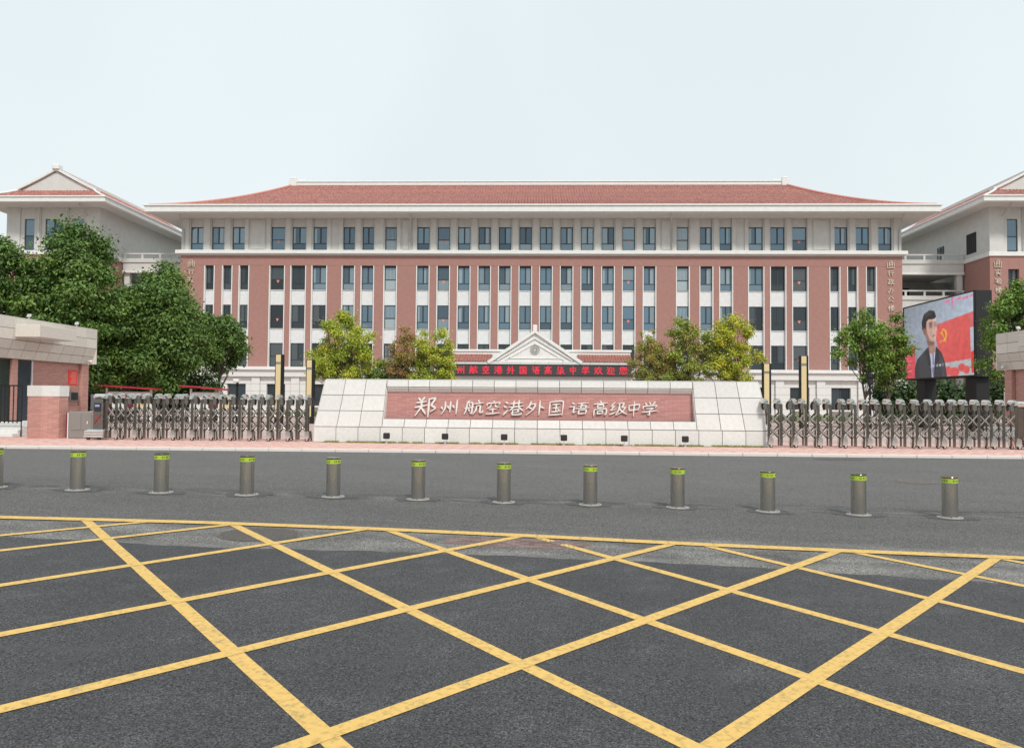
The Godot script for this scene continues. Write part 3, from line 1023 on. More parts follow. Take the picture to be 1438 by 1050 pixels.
func build_porch(b: Node3D) -> void:                     # the projecting entrance, 7 m in front of the facade
	var fz := 7.0
	var hw := 9.0
	var p := box_part(b, "porch", Vector3(-hw, 4.86, 0.62), Vector3(hw, 5.04, fz), M.white_trim, 0.02)
	var o := p.position
	var g := Geo.new()
	var count := 14
	for k in count:
		var x0 := -hw + 2 * hw * k / count
		box_part(p, "fascia_panel", Vector3(x0 + 0.008, 4.70, fz - 0.12) - o, Vector3(x0 + 2 * hw / count - 0.008, 5.09, fz + 0.05) - o, M.stone, 0.012)
	box_part(p, "beam", Vector3(-hw, 2.95, fz - 1.1) - o, Vector3(hw, 4.70, fz - 0.12) - o, M.stone, 0.02)
	for s in [-1.0, 1.0]:
		for cx in [4.55, 8.5]:
			box_part(p, "column", Vector3(s * cx - 0.4, 0.0, fz - 1.0) - o, Vector3(s * cx + 0.4, 2.95, fz - 0.2) - o, M.stone, 0.03)
		# short tiled slope either side of the pediment
		g = Geo.new()
		var x0: float = -hw if s < 0 else 4.0
		var x1: float = -4.0 if s < 0 else hw
		roof_slope(g, Vector3(x0, 5.85, fz - 1.7), Vector3(x1, 5.85, fz - 1.7), Vector3(x0, 5.08, fz + 0.1), Vector3(x1, 5.08, fz + 0.1), 0.15, 7, 0.26)
		var r := stuff(p, "porch_roof_tiles", g, M.roof)
		r.position = -o
	box_part(p, "parapet", Vector3(-hw, 5.04, fz - 2.6) - o, Vector3(hw, 6.1, fz - 1.7) - o, M.white_trim, 0.02)
	box_part(p, "parapet_cap", Vector3(-hw - 0.1, 6.1, fz - 2.7) - o, Vector3(hw + 0.1, 6.32, fz - 1.6) - o, M.white_trim, 0.02)
	box_part(p, "entrance_door", Vector3(-3.6, 0.0, 0.3) - o, Vector3(3.6, 2.9, 0.5) - o, M.glass_clear[1], 0.0)
	# pediment
	var pd := Geo.new()
	pd.prism(PackedVector2Array([Vector2(-4.05, 5.09), Vector2(4.05, 5.09), Vector2(0, 7.75)]), fz - 1.6, fz - 0.12, Transform3D(Basis.IDENTITY, -o))
	var ped := part(p, "pediment", pd, M.white_trim)
	for ring in [[4.42, 8.06, 0.30, 0.12], [3.55, 7.38, 0.17, 0.0], [2.75, 6.86, 0.11, -0.05]]:
		g = Geo.new()
		var apex := Vector2(0, ring[1])
		for s in [-1.0, 1.0]:
			var foot := Vector2(s * ring[0], 5.12 if ring[2] > 0.2 else 5.30)
			var dir: Vector2 = (apex - foot).normalized()
			var inn: Vector2 = Vector2(-dir.y, dir.x) * ring[2]
			if inn.y > 0.0:
				inn = -inn
			var low := Vector2(0, apex.y + inn.y / absf(dir.x) * 1.0)
			g.prism(PackedVector2Array([foot, apex, low, foot + inn * 1.0]), fz - 0.3 + (0.03 if s > 0 else 0.0), fz + ring[3] + (0.003 if s > 0 else 0.0), Transform3D(Basis.IDENTITY, -o))
		part(ped, "moulding", g, M.white_trim)
	box_part(ped, "moulding", Vector3(-2.4, 5.36, fz - 0.2) - o, Vector3(2.4, 5.47, fz - 0.05) - o, M.white_trim, 0.01)
	g = Geo.new()                                        # a round relief of rings and petals
	for ringr in [[0.46, 0.39], [0.30, 0.26]]:
		var path := []
		var rad := []
		for i in 33:
			path.append(Vector3(sin(TAU * i / 32) * (ringr[0] + ringr[1]) / 2, cos(TAU * i / 32) * (ringr[0] + ringr[1]) / 2, 0.02))
			rad.append(0.035)
		g.tube(path, rad, 6, false)
	for i in 10:
		var a := TAU * i / 10
		g.tube([Vector3(sin(a) * 0.1, cos(a) * 0.1, 0.02), Vector3(sin(a + 0.2) * 0.25, cos(a + 0.2) * 0.25, 0.03), Vector3(sin(a) * 0.36, cos(a) * 0.36, 0.02)], [0.03, 0.045, 0.03], 5)
	part(ped, "rosette", g, M.grey_pipe, Vector3(0, 6.2, fz - 0.10) - o)
	g = Geo.new()
	g.span(Vector3(-0.2, 7.95, fz - 0.3), Vector3(0.2, 8.5, fz + 0.1), 0.04)
	part(ped, "finial", g, M.white_trim, -o)

func build_led_sign() -> void:
	var l := thing("led_sign", "long black electronic sign with red characters hung across the entrance porch", "electronic sign", Vector3(-0.27, 3.78, -70.9))
	box_part(l, "panel", Vector3(-8.85, 0.0, 0.0), Vector3(8.85, 1.04, 0.22), M.led_board, 0.02)
	for e in [[0.0, 0.045], [1.0, 1.045]]:
		box_part(l, "frame", Vector3(-8.9, e[0] - 0.02, 0.0), Vector3(8.9, e[1], 0.25), M.black_metal, 0.01)
	var k := 0
	for key in ["zheng", "zhou", "hang", "kong", "gang", "wai", "guo", "yu", "gao", "ji", "zhong", "xue", "huan", "ying", "nin"]:
		part(l, "led_character", character(key, 0.76, 0.125, 0.012, false), M.led_red, Vector3(-7.95 + 1.147 * k, 0.52, 0.222))
		k += 1

# ---------------------------------------------------------------- side buildings
func build_wing(s: float) -> void:
	var b := thing("side_building", "white gabled side building with red lower walls, %s" % ("beyond the big dark green trees" if s < 0 else "behind the video screen"), "building", Vector3(-0.27 + s * 50.05, 0, -77.5))
	var hw := 4.92
	var inner := -s * hw
	box_part(b, "wall", Vector3(-hw, 16.4, -24.0), Vector3(hw, 21.1, -0.42), M.cream_wall)
	box_part(b, "lower_wall", Vector3(-hw + 0.02, 0.0, -4.6), Vector3(hw - 0.02, 16.2, -0.40), M.red_wall)
	box_part(b, "lower_wall", Vector3(-hw + (2.0 if s > 0 else 0.02), 0.0, -24.0), Vector3(hw - (2.0 if s < 0 else 0.02), 16.2, -4.6), M.cream_wall)
	box_part(b, "string_course", Vector3(-hw - 0.14, 16.2, -4.75), Vector3(hw + 0.14, 16.62, 0.14), M.white_trim, 0.02)
	# three tall windows between pilasters, the middle one broader
	var wins := [[-2.6, 1.05], [0.0, 1.85], [2.55, 1.08]]
	var x := -hw
	for k in 4:
		var to: float = hw if k == 3 else wins[k][0] - wins[k][1] / 2 - 0.4
		box_part(b, "pilaster", Vector3(x, 16.62, -0.42), Vector3(to, 21.1, 0.0), M.cream_wall, 0.012)
		if k == 1 or k == 2:
			box_part(b, "pilaster", Vector3(x + 0.08, 16.62, 0.0), Vector3(to - 0.08, 21.1, 0.09), M.cream_wall, 0.012)
		if k < 3:
			for e in [[wins[k][0] - wins[k][1] / 2 - 0.4, wins[k][0] - wins[k][1] / 2], [wins[k][0] + wins[k][1] / 2, wins[k][0] + wins[k][1] / 2 + 0.4]]:
				box_part(b, "wall_panel", Vector3(e[0], 16.62, -0.42), Vector3(e[1], 21.1, -0.16), M.cream_wall, 0.01)
			box_part(b, "wall_panel", Vector3(wins[k][0] - wins[k][1] / 2, 19.95, -0.42), Vector3(wins[k][0] + wins[k][1] / 2, 21.1, -0.16), M.cream_wall, 0.01)
			add_window(b, Vector3(wins[k][0], 16.75, -0.34), wins[k][1], 3.2, "casement" if k == 1 else "rescue_plain", M.glass)
			for row in [12.4, 8.4, 4.5]:
				add_window(b, Vector3(wins[k][0], row, -0.385), wins[k][1], 2.5, "casement", M.glass_clear)
			x = wins[k][0] + wins[k][1] / 2 + 0.4
	# red face of the lower storeys set in front of its windows
	x = -hw
	for k in 4:
		var to: float = hw if k == 3 else wins[k][0] - wins[k][1] / 2
		box_part(b, "pier", Vector3(x, 0.0, -0.40), Vector3(to, 16.2, -0.012), M.red_wall, 0.012)
		if k < 3:
			x = wins[k][0] + wins[k][1] / 2
	for k in 3:
		for e in [[14.9, 16.2], [10.9, 12.4], [7.0, 8.4], [0.0, 4.5]]:
			box_part(b, "spandrel", Vector3(wins[k][0] - wins[k][1] / 2, e[0], -0.40), Vector3(wins[k][0] + wins[k][1] / 2, e[1], -0.15 if e[0] < 14.0 else -0.02), M.spandrel if e[0] < 14.0 else M.red_wall, 0.012)
	# eaves and gutters
	var ew := 6.85
	var y0 := 21.1
	box_part(b, "soffit", Vector3(-ew + 0.2, y0, -24.6), Vector3(ew - 0.2, y0 + 0.12, 2.3), M.cream_wall)
	for e in [[Vector3(-ew, y0 - 0.02, 2.1), Vector3(ew, y0 + 0.44, 2.5)], [Vector3(-ew, y0 - 0.02, -24.6), Vector3(-ew + 0.4, y0 + 0.44, 2.1)], [Vector3(ew - 0.4, y0 - 0.02, -24.6), Vector3(ew, y0 + 0.44, 2.1)]]:
		box_part(b, "gutter", e[0], e[1], M.white_trim, 0.03)
	for e in [[Vector3(-ew - 0.1, y0 + 0.44, 2.05), Vector3(ew + 0.1, y0 + 0.58, 2.6)], [Vector3(-ew - 0.1, y0 + 0.44, -24.6), Vector3(-ew + 0.45, y0 + 0.58, 2.05)], [Vector3(ew - 0.45, y0 + 0.44, -24.6), Vector3(ew + 0.1, y0 + 0.58, 2.05)]]:
		box_part(b, "gutter_lip", e[0], e[1], M.white_trim, 0.02)
	# roof: two slopes along z, a skirt in front and a white gable set back above it
	var ry := 25.1
	var gz := -0.5
	var g := Geo.new()
	roof_slope(g, Vector3(0, ry, -24.4), Vector3(0, ry, gz), Vector3(-ew + 0.15, y0 + 0.5, -24.4), Vector3(-ew + 0.15, y0 + 0.5, gz), 0.28, 16, 0.35)
	roof_slope(g, Vector3(0, ry, gz), Vector3(0, ry, -24.4), Vector3(ew - 0.15, y0 + 0.5, gz), Vector3(ew - 0.15, y0 + 0.5, -24.4), 0.28, 16, 0.35)
	roof_slope(g, Vector3(-3.9, 23.0, gz), Vector3(3.9, 23.0, gz), Vector3(-ew + 0.15, y0 + 0.5, 2.3), Vector3(ew - 0.15, y0 + 0.5, 2.3), 0.2, 8, 0.35)
	roof_slope(g, Vector3(-3.9, 23.0, gz - 0.02), Vector3(-3.9, 23.0, gz), Vector3(-ew + 0.15, y0 + 0.5, gz), Vector3(-ew + 0.15, y0 + 0.5, 2.3), 0.2, 8, 0.35)
	roof_slope(g, Vector3(3.9, 23.0, gz), Vector3(3.9, 23.0, gz - 0.02), Vector3(ew - 0.15, y0 + 0.5, 2.3), Vector3(ew - 0.15, y0 + 0.5, gz), 0.2, 8, 0.35)
	stuff(b, "roof_tiles", g, M.roof)
	g = Geo.new()
	g.prism(PackedVector2Array([Vector2(-3.95, 22.9), Vector2(3.95, 22.9), Vector2(0, 25.0)]), gz - 0.5, gz + 0.06)
	part(b, "gable", g, M.cream_wall)
	for e in [-1.0, 1.0]:
		g = Geo.new()
		var path := []
		for i in 7:
			var t := i / 6.0
			path.append(Vector2(e * 4.3 * t, lerpf(25.12, 22.92, t + 0.12 * t * (1 - t))))
		for i in 6:
			var a: Vector2 = path[i]; var c: Vector2 = path[i + 1]
			g.prism(PackedVector2Array([a, c, c + Vector2(0, 0.24), a + Vector2(0, 0.24)]), gz - 0.6, gz + 0.28)
		part(b, "verge", g, M.white_trim)
		g = Geo.new()
		var q := []
		var rad := []
		for i in 9:
			var t := i / 8.0
			q.append(Vector3(e * lerpf(3.9, ew - 0.2, t), lerpf(23.05, y0 + 0.56, t + 0.2 * t * (1 - t)) + 0.05, lerpf(gz, 2.25, t)))
			rad.append(0.11)
		g.tube(q, rad, 8)
		part(b, "hip_ridge", g, M.white_trim)
	box_part(b, "roof_ridge", Vector3(-0.22, ry - 0.1, -24.4), Vector3(0.22, ry + 0.3, gz + 0.3), M.white_trim, 0.05)
	g = Geo.new()
	g.span(Vector3(-0.36, 0.0, -0.45), Vector3(0.36, 0.55, 0.35), 0.08)
	part(b, "ridge_ornament", g, M.white_trim, Vector3(0, ry + 0.05, gz + 0.1))
	var pipe := Geo.new()
	pipe.tube([Vector3(inner + s * 1.0, y0 + 0.05, 2.0), Vector3(inner + s * 1.0, y0 - 0.2, 1.8), Vector3(inner + s * 1.2, y0 - 0.9, 0.2)], [0.07, 0.07, 0.07], 8)
	part(b, "downpipe", pipe, M.grey_pipe)
	if s > 0:
		g = Geo.new()                                    # louvre and a small window in the side that faces the gap
		for k in 5:
			g.span(Vector3(inner - 0.06, 17.1, -4.0 + 0.34 * k), Vector3(inner + 0.02, 19.1, -3.80 + 0.34 * k), 0.01)
		g.span(Vector3(inner - 0.03, 17.05, -4.1), Vector3(inner, 19.15, -2.3))
		part(b, "louvre", g, M.dark)
		add_window(b, Vector3(inner - 0.02, 16.9, -9.2), 1.3, 2.0, "casement", M.glass_clear, Basis(Vector3.UP, -PI / 2))
	var k := 0
	for key in ["crest", "shi", "yan", "lou"]:
		part(b, "wall_letter", character(key, 0.78 if k == 0 else 0.62, 0.10, 0.09, false), M.bronze, Vector3(inner + s * 0.75, 15.45 - 0.88 * k, 0.0))
		k += 1

func build_bridge(s: float) -> void:
	var b := thing("link_bridge", "grey corridor bridge between main and side buildings, %s" % ("over the dark green trees" if s < 0 else "above the video screen"), "bridge", Vector3(-0.27 + s * 40.95, 0, -82))
	var hw := 4.12
	for lv in [[15.05, 16.3], [11.0, 12.5], [6.9, 8.2]]:
		box_part(b, "deck", Vector3(-hw, lv[0] + 0.25, -7.0), Vector3(hw, lv[1] - 0.12, 0.0), M.cream_wall, 0.02)
		box_part(b, "deck_edge", Vector3(-hw, lv[1] - 0.12, -0.2), Vector3(hw, lv[1] + 0.32, 0.12), M.cream_wall, 0.02)
		box_part(b, "deck_edge", Vector3(-hw, lv[0], -0.3), Vector3(hw, lv[0] + 0.25, 0.1), M.white_trim, 0.02)
		var y: float = lv[1] + 0.32
		box_part(b, "handrail", Vector3(-hw, y + 0.46, -0.12), Vector3(hw, y + 0.60, 0.06), M.cream_wall, 0.01)
		for k in 5:
			var x := -hw + 0.2 + (2 * hw - 0.4) * k / 4.0
			box_part(b, "railing_post", Vector3(x - 0.11, y, -0.1), Vector3(x + 0.11, y + 0.46, 0.04), M.cream_wall, 0.01)
	box_part(b, "wall", Vector3(-hw - (3.0 if s < 0 else 0.0), 0.0, -9.0), Vector3(hw + (3.0 if s > 0 else 0.0), 15.3, -7.0), M.cream_wall)
	for y in [12.4, 8.1]:
		box_part(b, "door", Vector3(s * 1.2 - 0.5, y, -7.0), Vector3(s * 1.2 + 0.5, y + 2.2, -6.93), M.dark)
	for x in [-hw + 0.35, hw - 0.35]:
		box_part(b, "column", Vector3(x - 0.3, 0.0, -0.75), Vector3(x + 0.3, 15.2, -0.22), M.cream_wall, 0.02)

# ---------------------------------------------------------------- the school's sign wall
func build_sign_wall() -> void:
	var w := thing("sign_wall", "long white stone sign wall with red recess carrying raised white Chinese characters", "sign wall", Vector3(0.0, 0.08, -26.1), deg_to_rad(-2.0))
	var top := 2.16
	var low := 0.53
	var zb := func(y: float) -> float: return -0.20 * (y - low) / (top - low)
	var bx := 7.71                                        # half width at the foot and at the top
	var tx := 7.40
	var outer := func(y: float) -> float: return lerpf(bx, tx, clampf((y - low) / (top - low), 0.0, 1.0))
	var inner := func(y: float) -> float: return lerpf(5.34, 5.22, clampf((y - low) / (top - low), 0.0, 1.0))
	var back := -0.30
	var g := Geo.new()                                    # the mass behind the facing
	g.span(Vector3(-bx + 0.02, 0.0, -0.95), Vector3(bx - 0.02, low - 0.01, -0.002))
	g.span(Vector3(-tx + 0.02, low - 0.01, -0.94), Vector3(tx - 0.02, top - 0.002, back - 0.03))
	for s in [-1.0, 1.0]:
		var f := [Vector3(s * bx, low, 0), Vector3(s * 5.34, low, 0), Vector3(s * 5.22, top, -0.20), Vector3(s * tx, top, -0.20)]
		var r := []
		for q in f:
			r.append(Vector3(q.x - s * 0.01 * signf(absf(q.x) - 6.0), q.y, -0.9))
		var mid := Vector3(s * 6.4, 1.2, -0.5)
		g.face(f, mid)
		for k in 4:
			g.face([f[k], f[(k + 1) % 4], r[(k + 1) % 4], r[k]], mid)
	var lie := Transform3D(Basis(Vector3(0, 0, -1), Vector3.UP, Vector3(1, 0, 0)), Vector3.ZERO)
	g.prism(PackedVector2Array([Vector2(0.20, top), Vector2(0.171, 1.92), Vector2(0.30, 1.75), Vector2(0.9, 1.75), Vector2(0.9, top)]), -5.24, 5.24, lie)
	g.prism(PackedVector2Array([Vector2(0.0, low - 0.02), Vector2(0.0, low), Vector2(0.05, 0.82), Vector2(0.9, 0.82), Vector2(0.9, low - 0.02)]), -5.33, 5.33, lie)
	part(w, "core", g, M.joint)
	var gap := 0.009
	var proud := 0.022
	var panel := func(called: String, a: Vector3, b: Vector3, c: Vector3, d: Vector3) -> void:
		var p := Geo.new()
		var mid := (a + b + c + d) / 4.0
		p.slab(a - mid, b - mid, c - mid, d - mid, gap, proud + rng.randf_range(-0.003, 0.003), 0.004)
		part(w, called, p, M.sign_stone[rng.randi_range(0, 3)], mid)
	var n := 20
	for k in n:
		var x0 := lerpf(-bx, bx, float(k) / n); var x1 := lerpf(-bx, bx, float(k + 1) / n)
		panel.call("base_panel", Vector3(x0, 0, 0), Vector3(x1, 0, 0), Vector3(x1, low, 0), Vector3(x0, low, 0))
	for s in [-1.0, 1.0]:
		var e0 := Vector3(s * bx, 0, 0)
		if s > 0:
			panel.call("end_panel", e0, e0 + Vector3(0, 0, -0.95), e0 + Vector3(0, low, -0.95), e0 + Vector3(0, low, 0))
			panel.call("end_panel", Vector3(bx, low, 0), Vector3(bx, low, -0.94), Vector3(tx, top, -0.94), Vector3(tx, top, -0.2))
		else:
			panel.call("end_panel", e0 + Vector3(0, 0, -0.95), e0, e0 + Vector3(0, low, 0), e0 + Vector3(0, low, -0.95))
			panel.call("end_panel", Vector3(-bx, low, -0.94), Vector3(-bx, low, 0), Vector3(-tx, top, -0.2), Vector3(-tx, top, -0.94))
	var rows := [low, 1.08, 1.62, top]
	for j in 3:
		for k in 3:
			for s in [-1.0, 1.0]:
				var q := []
				for e in [[k, j], [k + 1, j], [k + 1, j + 1], [k, j + 1]]:
					var y: float = rows[e[1]]
					var t: float = e[0] / 3.0
					q.append(Vector3(s * lerpf(outer.call(y), inner.call(y), t), y, zb.call(y)))
				if s > 0:
					panel.call("side_panel", q[1], q[0], q[3], q[2])
				else:
					panel.call("side_panel", q[0], q[1], q[2], q[3])
	n = 14
	for k in n:
		var t0 := float(k) / n; var t1 := float(k + 1) / n
		var a0 := lerpf(-5.22, 5.22, t0); var a1 := lerpf(-5.22, 5.22, t1)
		panel.call("top_panel", Vector3(a0, 1.92, zb.call(1.92)), Vector3(a1, 1.92, zb.call(1.92)), Vector3(a1, top, zb.call(top)), Vector3(a0, top, zb.call(top)))
		panel.call("soffit_panel", Vector3(a0, 1.75, back), Vector3(a1, 1.75, back), Vector3(a1, 1.92, zb.call(1.92)), Vector3(a0, 1.92, zb.call(1.92)))
		a0 = lerpf(-5.34, 5.34, t0); a1 = lerpf(-5.34, 5.34, t1)
		panel.call("sill_panel", Vector3(a0, low, 0.0), Vector3(a1, low, 0.0), Vector3(lerpf(-5.31, 5.31, t1), 0.82, -0.05), Vector3(lerpf(-5.31, 5.31, t0), 0.82, -0.05))
	for k in n + 6:
		var x0 := lerpf(-tx, tx, float(k) / (n + 6)); var x1 := lerpf(-tx, tx, float(k + 1) / (n + 6))
		panel.call("coping_panel", Vector3(x0, top, -0.2), Vector3(x1, top, -0.2), Vector3(x1, top, -0.94), Vector3(x0, top, -0.94))
	for s in [-1.0, 1.0]:                                 # the two reveals of the recess
		var a := Vector3(s * 5.34, low, -0.003); var b := Vector3(s * 5.24, 1.92, zb.call(1.92))
		var c := Vector3(s * 5.235, 1.75, back); var d := Vector3(s * 5.29, 0.80, back)
		if s > 0:
			panel.call("reveal_panel", d, a, b, c)
		else:
			panel.call("reveal_panel", a, d, c, b)
	g = Geo.new()
	g.span(Vector3(-5.30, 0.74, back - 0.03), Vector3(5.30, 1.80, back - 0.005))
	part(w, "recess_brickwork", g, M.sign_brick)
	# twelve brush-written characters, a little uneven as in handwriting
	var keys := ["zheng", "zhou", "hang", "kong", "gang", "wai", "guo", "yu", "gao", "ji", "zhong", "xue"]
	var xs := [-3.87, -3.03, -2.20, -1.53, -0.83, -0.08, 0.63, 1.41, 2.13, 2.74, 3.27, 3.80]
	var tall := [0.74, 0.53, 0.52, 0.50, 0.54, 0.53, 0.56, 0.47, 0.52, 0.50, 0.52, 0.49]
	var broad := [0.82, 0.70, 0.70, 0.60, 0.74, 0.72, 0.62, 0.70, 0.58, 0.64, 0.52, 0.58]
	for k in 12:
		part(w, "character", character(keys[k], 1.0, 0.073, 0.06, true), M.white_letter, Vector3(xs[k], 1.235, back - 0.004), Basis(Vector3(broad[k], 0.04, 0), Vector3(0.05, tall[k], 0), Vector3(0, 0, 1)))
	# planting strip at its foot
	g = Geo.new()
	var r := RandomNumberGenerator.new()
	r.seed = 77
	for k in 7000:
		var x := r.randf_range(-7.3, 7.6); var z := r.randf_range(0.04, 0.30)
		if blot.get_noise_1d(x * 1.2) < -0.22:
			continue
		var h := r.randf_range(0.02, 0.075)
		var a := r.randf_range(0, TAU)
		var d := Vector3(cos(a), 0, sin(a)) * 0.012
		g.tint = Color(r.randf_range(0.18, 0.36), r.randf_range(0.20, 0.29), 0.05)
		g.tri(Vector3(x, 0, z) - d, Vector3(x, 0, z) + d, Vector3(x + r.randf_range(-0.03, 0.03), h, z + r.randf_range(-0.02, 0.03)))
	var bed := Geo.new()
	bed.span(Vector3(-7.4, -0.01, 0.02), Vector3(7.62, 0.006, 0.32))
	part(w, "planting_strip", bed, M.soil)
	var grass := stuff(self, "grass", g, M.leaf)
	grass.position = Vector3(0, 0.084, -26.1)
	grass.rotation.y = deg_to_rad(-2.0)
	tag(grass, "sparse yellowish grass along the foot of the white sign wall", "grass")

# ---------------------------------------------------------------- telescopic gates
func gate(called_label: String, x0: float, z0: float, x1: float, z1: float, n: int, lean: float, wheel_from: int) -> Node3D:
	var a := Vector3(x0, 0.08, z0); var b := Vector3(x1, 0.08, z1)
	var t := thing("telescopic_gate", called_label, "gate", a, -atan2(z1 - z0, x1 - x0), "stainless telescopic gates")
	var pitch := a.distance_to(b) / n
	var post := Geo.new()
	post.span(Vector3(-0.044, 0.06, -0.03), Vector3(0.044, 1.40, 0.03), 0.014)
	post.span(Vector3(-0.056, 1.40, -0.04), Vector3(0.056, 1.425, 0.04), 0.006)
	var post_mesh := post.mesh()
	var head := Geo.new()
	var arc := PackedVector2Array()
	for i in 13:
		var an := PI * i / 12.0
		arc.append(Vector2(cos(an) * 0.092, sin(an) * 0.135))
	head.prism(arc, -0.13, 0.13, Transform3D(Basis(Vector3.FORWARD, lean * 0.35), Vector3(lean * 0.04, 1.495, 0)))
	head.span(Vector3(-0.070, 1.43, -0.145), Vector3(0.070, 1.485, 0.145), 0.02)
	var head_mesh := head.mesh()
	var cheek := Geo.new()
	for s in [-1.0, 1.0]:
		var band := PackedVector2Array()
		for i in 9:
			var an := 1.25 - 2.0 * i / 8.0
			band.append(Vector2(lean * (cos(an) * 0.185 - 0.01), sin(an) * 0.20 + 1.37))
		for i in range(8, -1, -1):
			var an := 1.25 - 2.0 * i / 8.0
			band.append(Vector2(lean * (cos(an) * 0.06 - 0.01), sin(an) * 0.09 + 1.37))
		cheek.prism(band, s * 0.115 - 0.015, s * 0.115 + 0.015)
	var cheek_mesh := cheek.mesh()
	var bar := Geo.new()
	var len := Vector2(pitch, 0.42).length()
	bar.box(Vector3.ZERO, Vector3(len, 0.040, 0.016), 0.005)
	var bar_mesh := bar.mesh()
	var pin := Geo.new()
	pin.tube([Vector3(0, 0, -0.012), Vector3(0, 0, 0.02)], [0.022, 0.022], 8)
	var pin_mesh := pin.mesh()
	var cover := Geo.new()
	cover.prism(PackedVector2Array([Vector2(-0.03, 0.36), Vector2(0.05, 0.36), Vector2(0.085, 0.30), Vector2(0.10, 0.12), Vector2(0.06, 0.09), Vector2(-0.06, 0.10), Vector2(-0.045, 0.25)]), -0.05, 0.05)
	var cover_mesh := cover.mesh()
	var wheel := Geo.new()
	wheel.tube([Vector3(0, 0, -0.028), Vector3(0, 0, 0.028)], [0.062, 0.062], 16)
	var wheel_mesh := wheel.mesh()
	var hub := Geo.new()
	hub.tube([Vector3(0, 0, -0.034), Vector3(0, 0, 0.034)], [0.034, 0.034], 12)
	var hub_mesh := hub.mesh()
	for i in n + 1:
		var x := i * pitch
		for z in [-0.13, 0.13]:
			part(t, "post", post_mesh, M.dark_steel, Vector3(x, 0, z), Basis.from_scale(Vector3(1.0 if z > 0 else 0.6, 1, 1)))
		part(t, "post_head", head_mesh, M.chrome, Vector3(x, rng.randf_range(-0.006, 0.006), 0), Basis(Vector3.FORWARD, rng.randf_range(-0.05, 0.05)))
		part(t, "head_cheek", cheek_mesh, M.steel, Vector3(x, 0, 0))
		if i < n:
			for lv in [0.30, 0.74]:
				for z in [-0.13, 0.13]:
					for up in [-1.0, 1.0]:
						var fold := rng.randf_range(-0.02, 0.02)
						part(t, "scissor_bar", bar_mesh, M.bar_steel if z > 0 else M.dark_steel, Vector3(x + pitch / 2, lv + 0.21, z + 0.009 * up), Basis(Vector3.BACK, up * atan2(0.42, pitch) + fold))
					part(t, "rivet", pin_mesh, M.chrome, Vector3(x + pitch / 2, lv + 0.21, z + 0.02))
		if i % 2 == wheel_from:
			for z in [-0.20, 0.20]:
				part(t, "caster_cover", cover_mesh, M.chrome, Vector3(x + 0.02, 0, z))
				var wl := part(t, "wheel", wheel_mesh, M.rubber, Vector3(x + 0.05, 0.063, z))
				part(wl, "hub", hub_mesh, M.chrome)
	return t

func build_gates() -> void:
	var l := gate("steel telescopic gate left of the sign wall, led by its motor unit", -15.05, -26.55, -8.02, -26.62, 21, 1.0, 1)
	# the motor unit that leads the gate
	var o := box_part(l, "motor_housing", Vector3(-0.46, 0.30, -0.20), Vector3(-0.12, 1.42, 0.20), M.steel, 0.03)
	var at := o.position
	box_part(o, "top_cap", Vector3(-0.50, 1.42, -0.22) - at, Vector3(-0.08, 1.60, 0.22) - at, M.chrome, 0.08)
	box_part(o, "display_screen", Vector3(-0.41, 0.98, 0.20) - at, Vector3(-0.17, 1.28, 0.222) - at, M.dark, 0.01)
	box_part(o, "display_panel", Vector3(-0.37, 1.15, 0.222) - at, Vector3(-0.21, 1.22, 0.23) - at, plain(0.35, 0.33, 0.6, 0.4))
	for up in [-1.0, 1.0]:
		var g := Geo.new()
		g.box(Vector3.ZERO, Vector3(0.40, 0.03, 0.012), 0.004)
		part(o, "red_cross_bar", g, M.red_paint, Vector3(-0.29, 0.72, 0.21 + 0.006 * up) - at, Basis(Vector3.BACK, up * 0.95))
	var g := Geo.new()
	for k in 3:
		g.tube([Vector3(-0.66, 0.12 + 0.085 * k, 0.33 - 0.02 * k), Vector3(0.0, 0.12 + 0.085 * k, 0.33 - 0.02 * k)], [0.045, 0.045], 10)
	g.span(Vector3(-0.64, 0.06, -0.34), Vector3(-0.02, 0.36, 0.29), 0.04)
	part(o, "bumper", g, M.chrome, -at)
	for x in [-0.52, -0.14]:
		g = Geo.new()
		g.tube([Vector3(x, 0.062, 0.30), Vector3(x, 0.062, 0.36)], [0.06, 0.06], 14)
		part(o, "wheel", g, M.rubber, -at)
	var r := gate("steel telescopic gate stretched between sign wall and the gatehouse below the video screen", 7.62, -25.74, 15.72, -25.95, 20, -1.0, 0)
	o = box_part(r, "motor_housing", Vector3(8.34, 0.12, -0.24), Vector3(8.96, 1.40, 0.24), M.dark_steel, 0.03)
	at = o.position
	box_part(o, "top_cap", Vector3(8.26, 1.40, -0.26) - at, Vector3(9.06, 1.58, 0.26) - at, M.chrome, 0.07)
	box_part(o, "display_screen", Vector3(8.66, 0.95, 0.24) - at, Vector3(8.91, 1.27, 0.262) - at, M.dark, 0.01)
	g = Geo.new()
	g.prism(PackedVector2Array([Vector2(8.22, 0.40), Vector2(8.38, 0.40), Vector2(8.56, 0.10), Vector2(8.36, 0.07)]), -0.3, 0.3, Transform3D(Basis.IDENTITY, -at))
	part(o, "bumper", g, M.chrome)

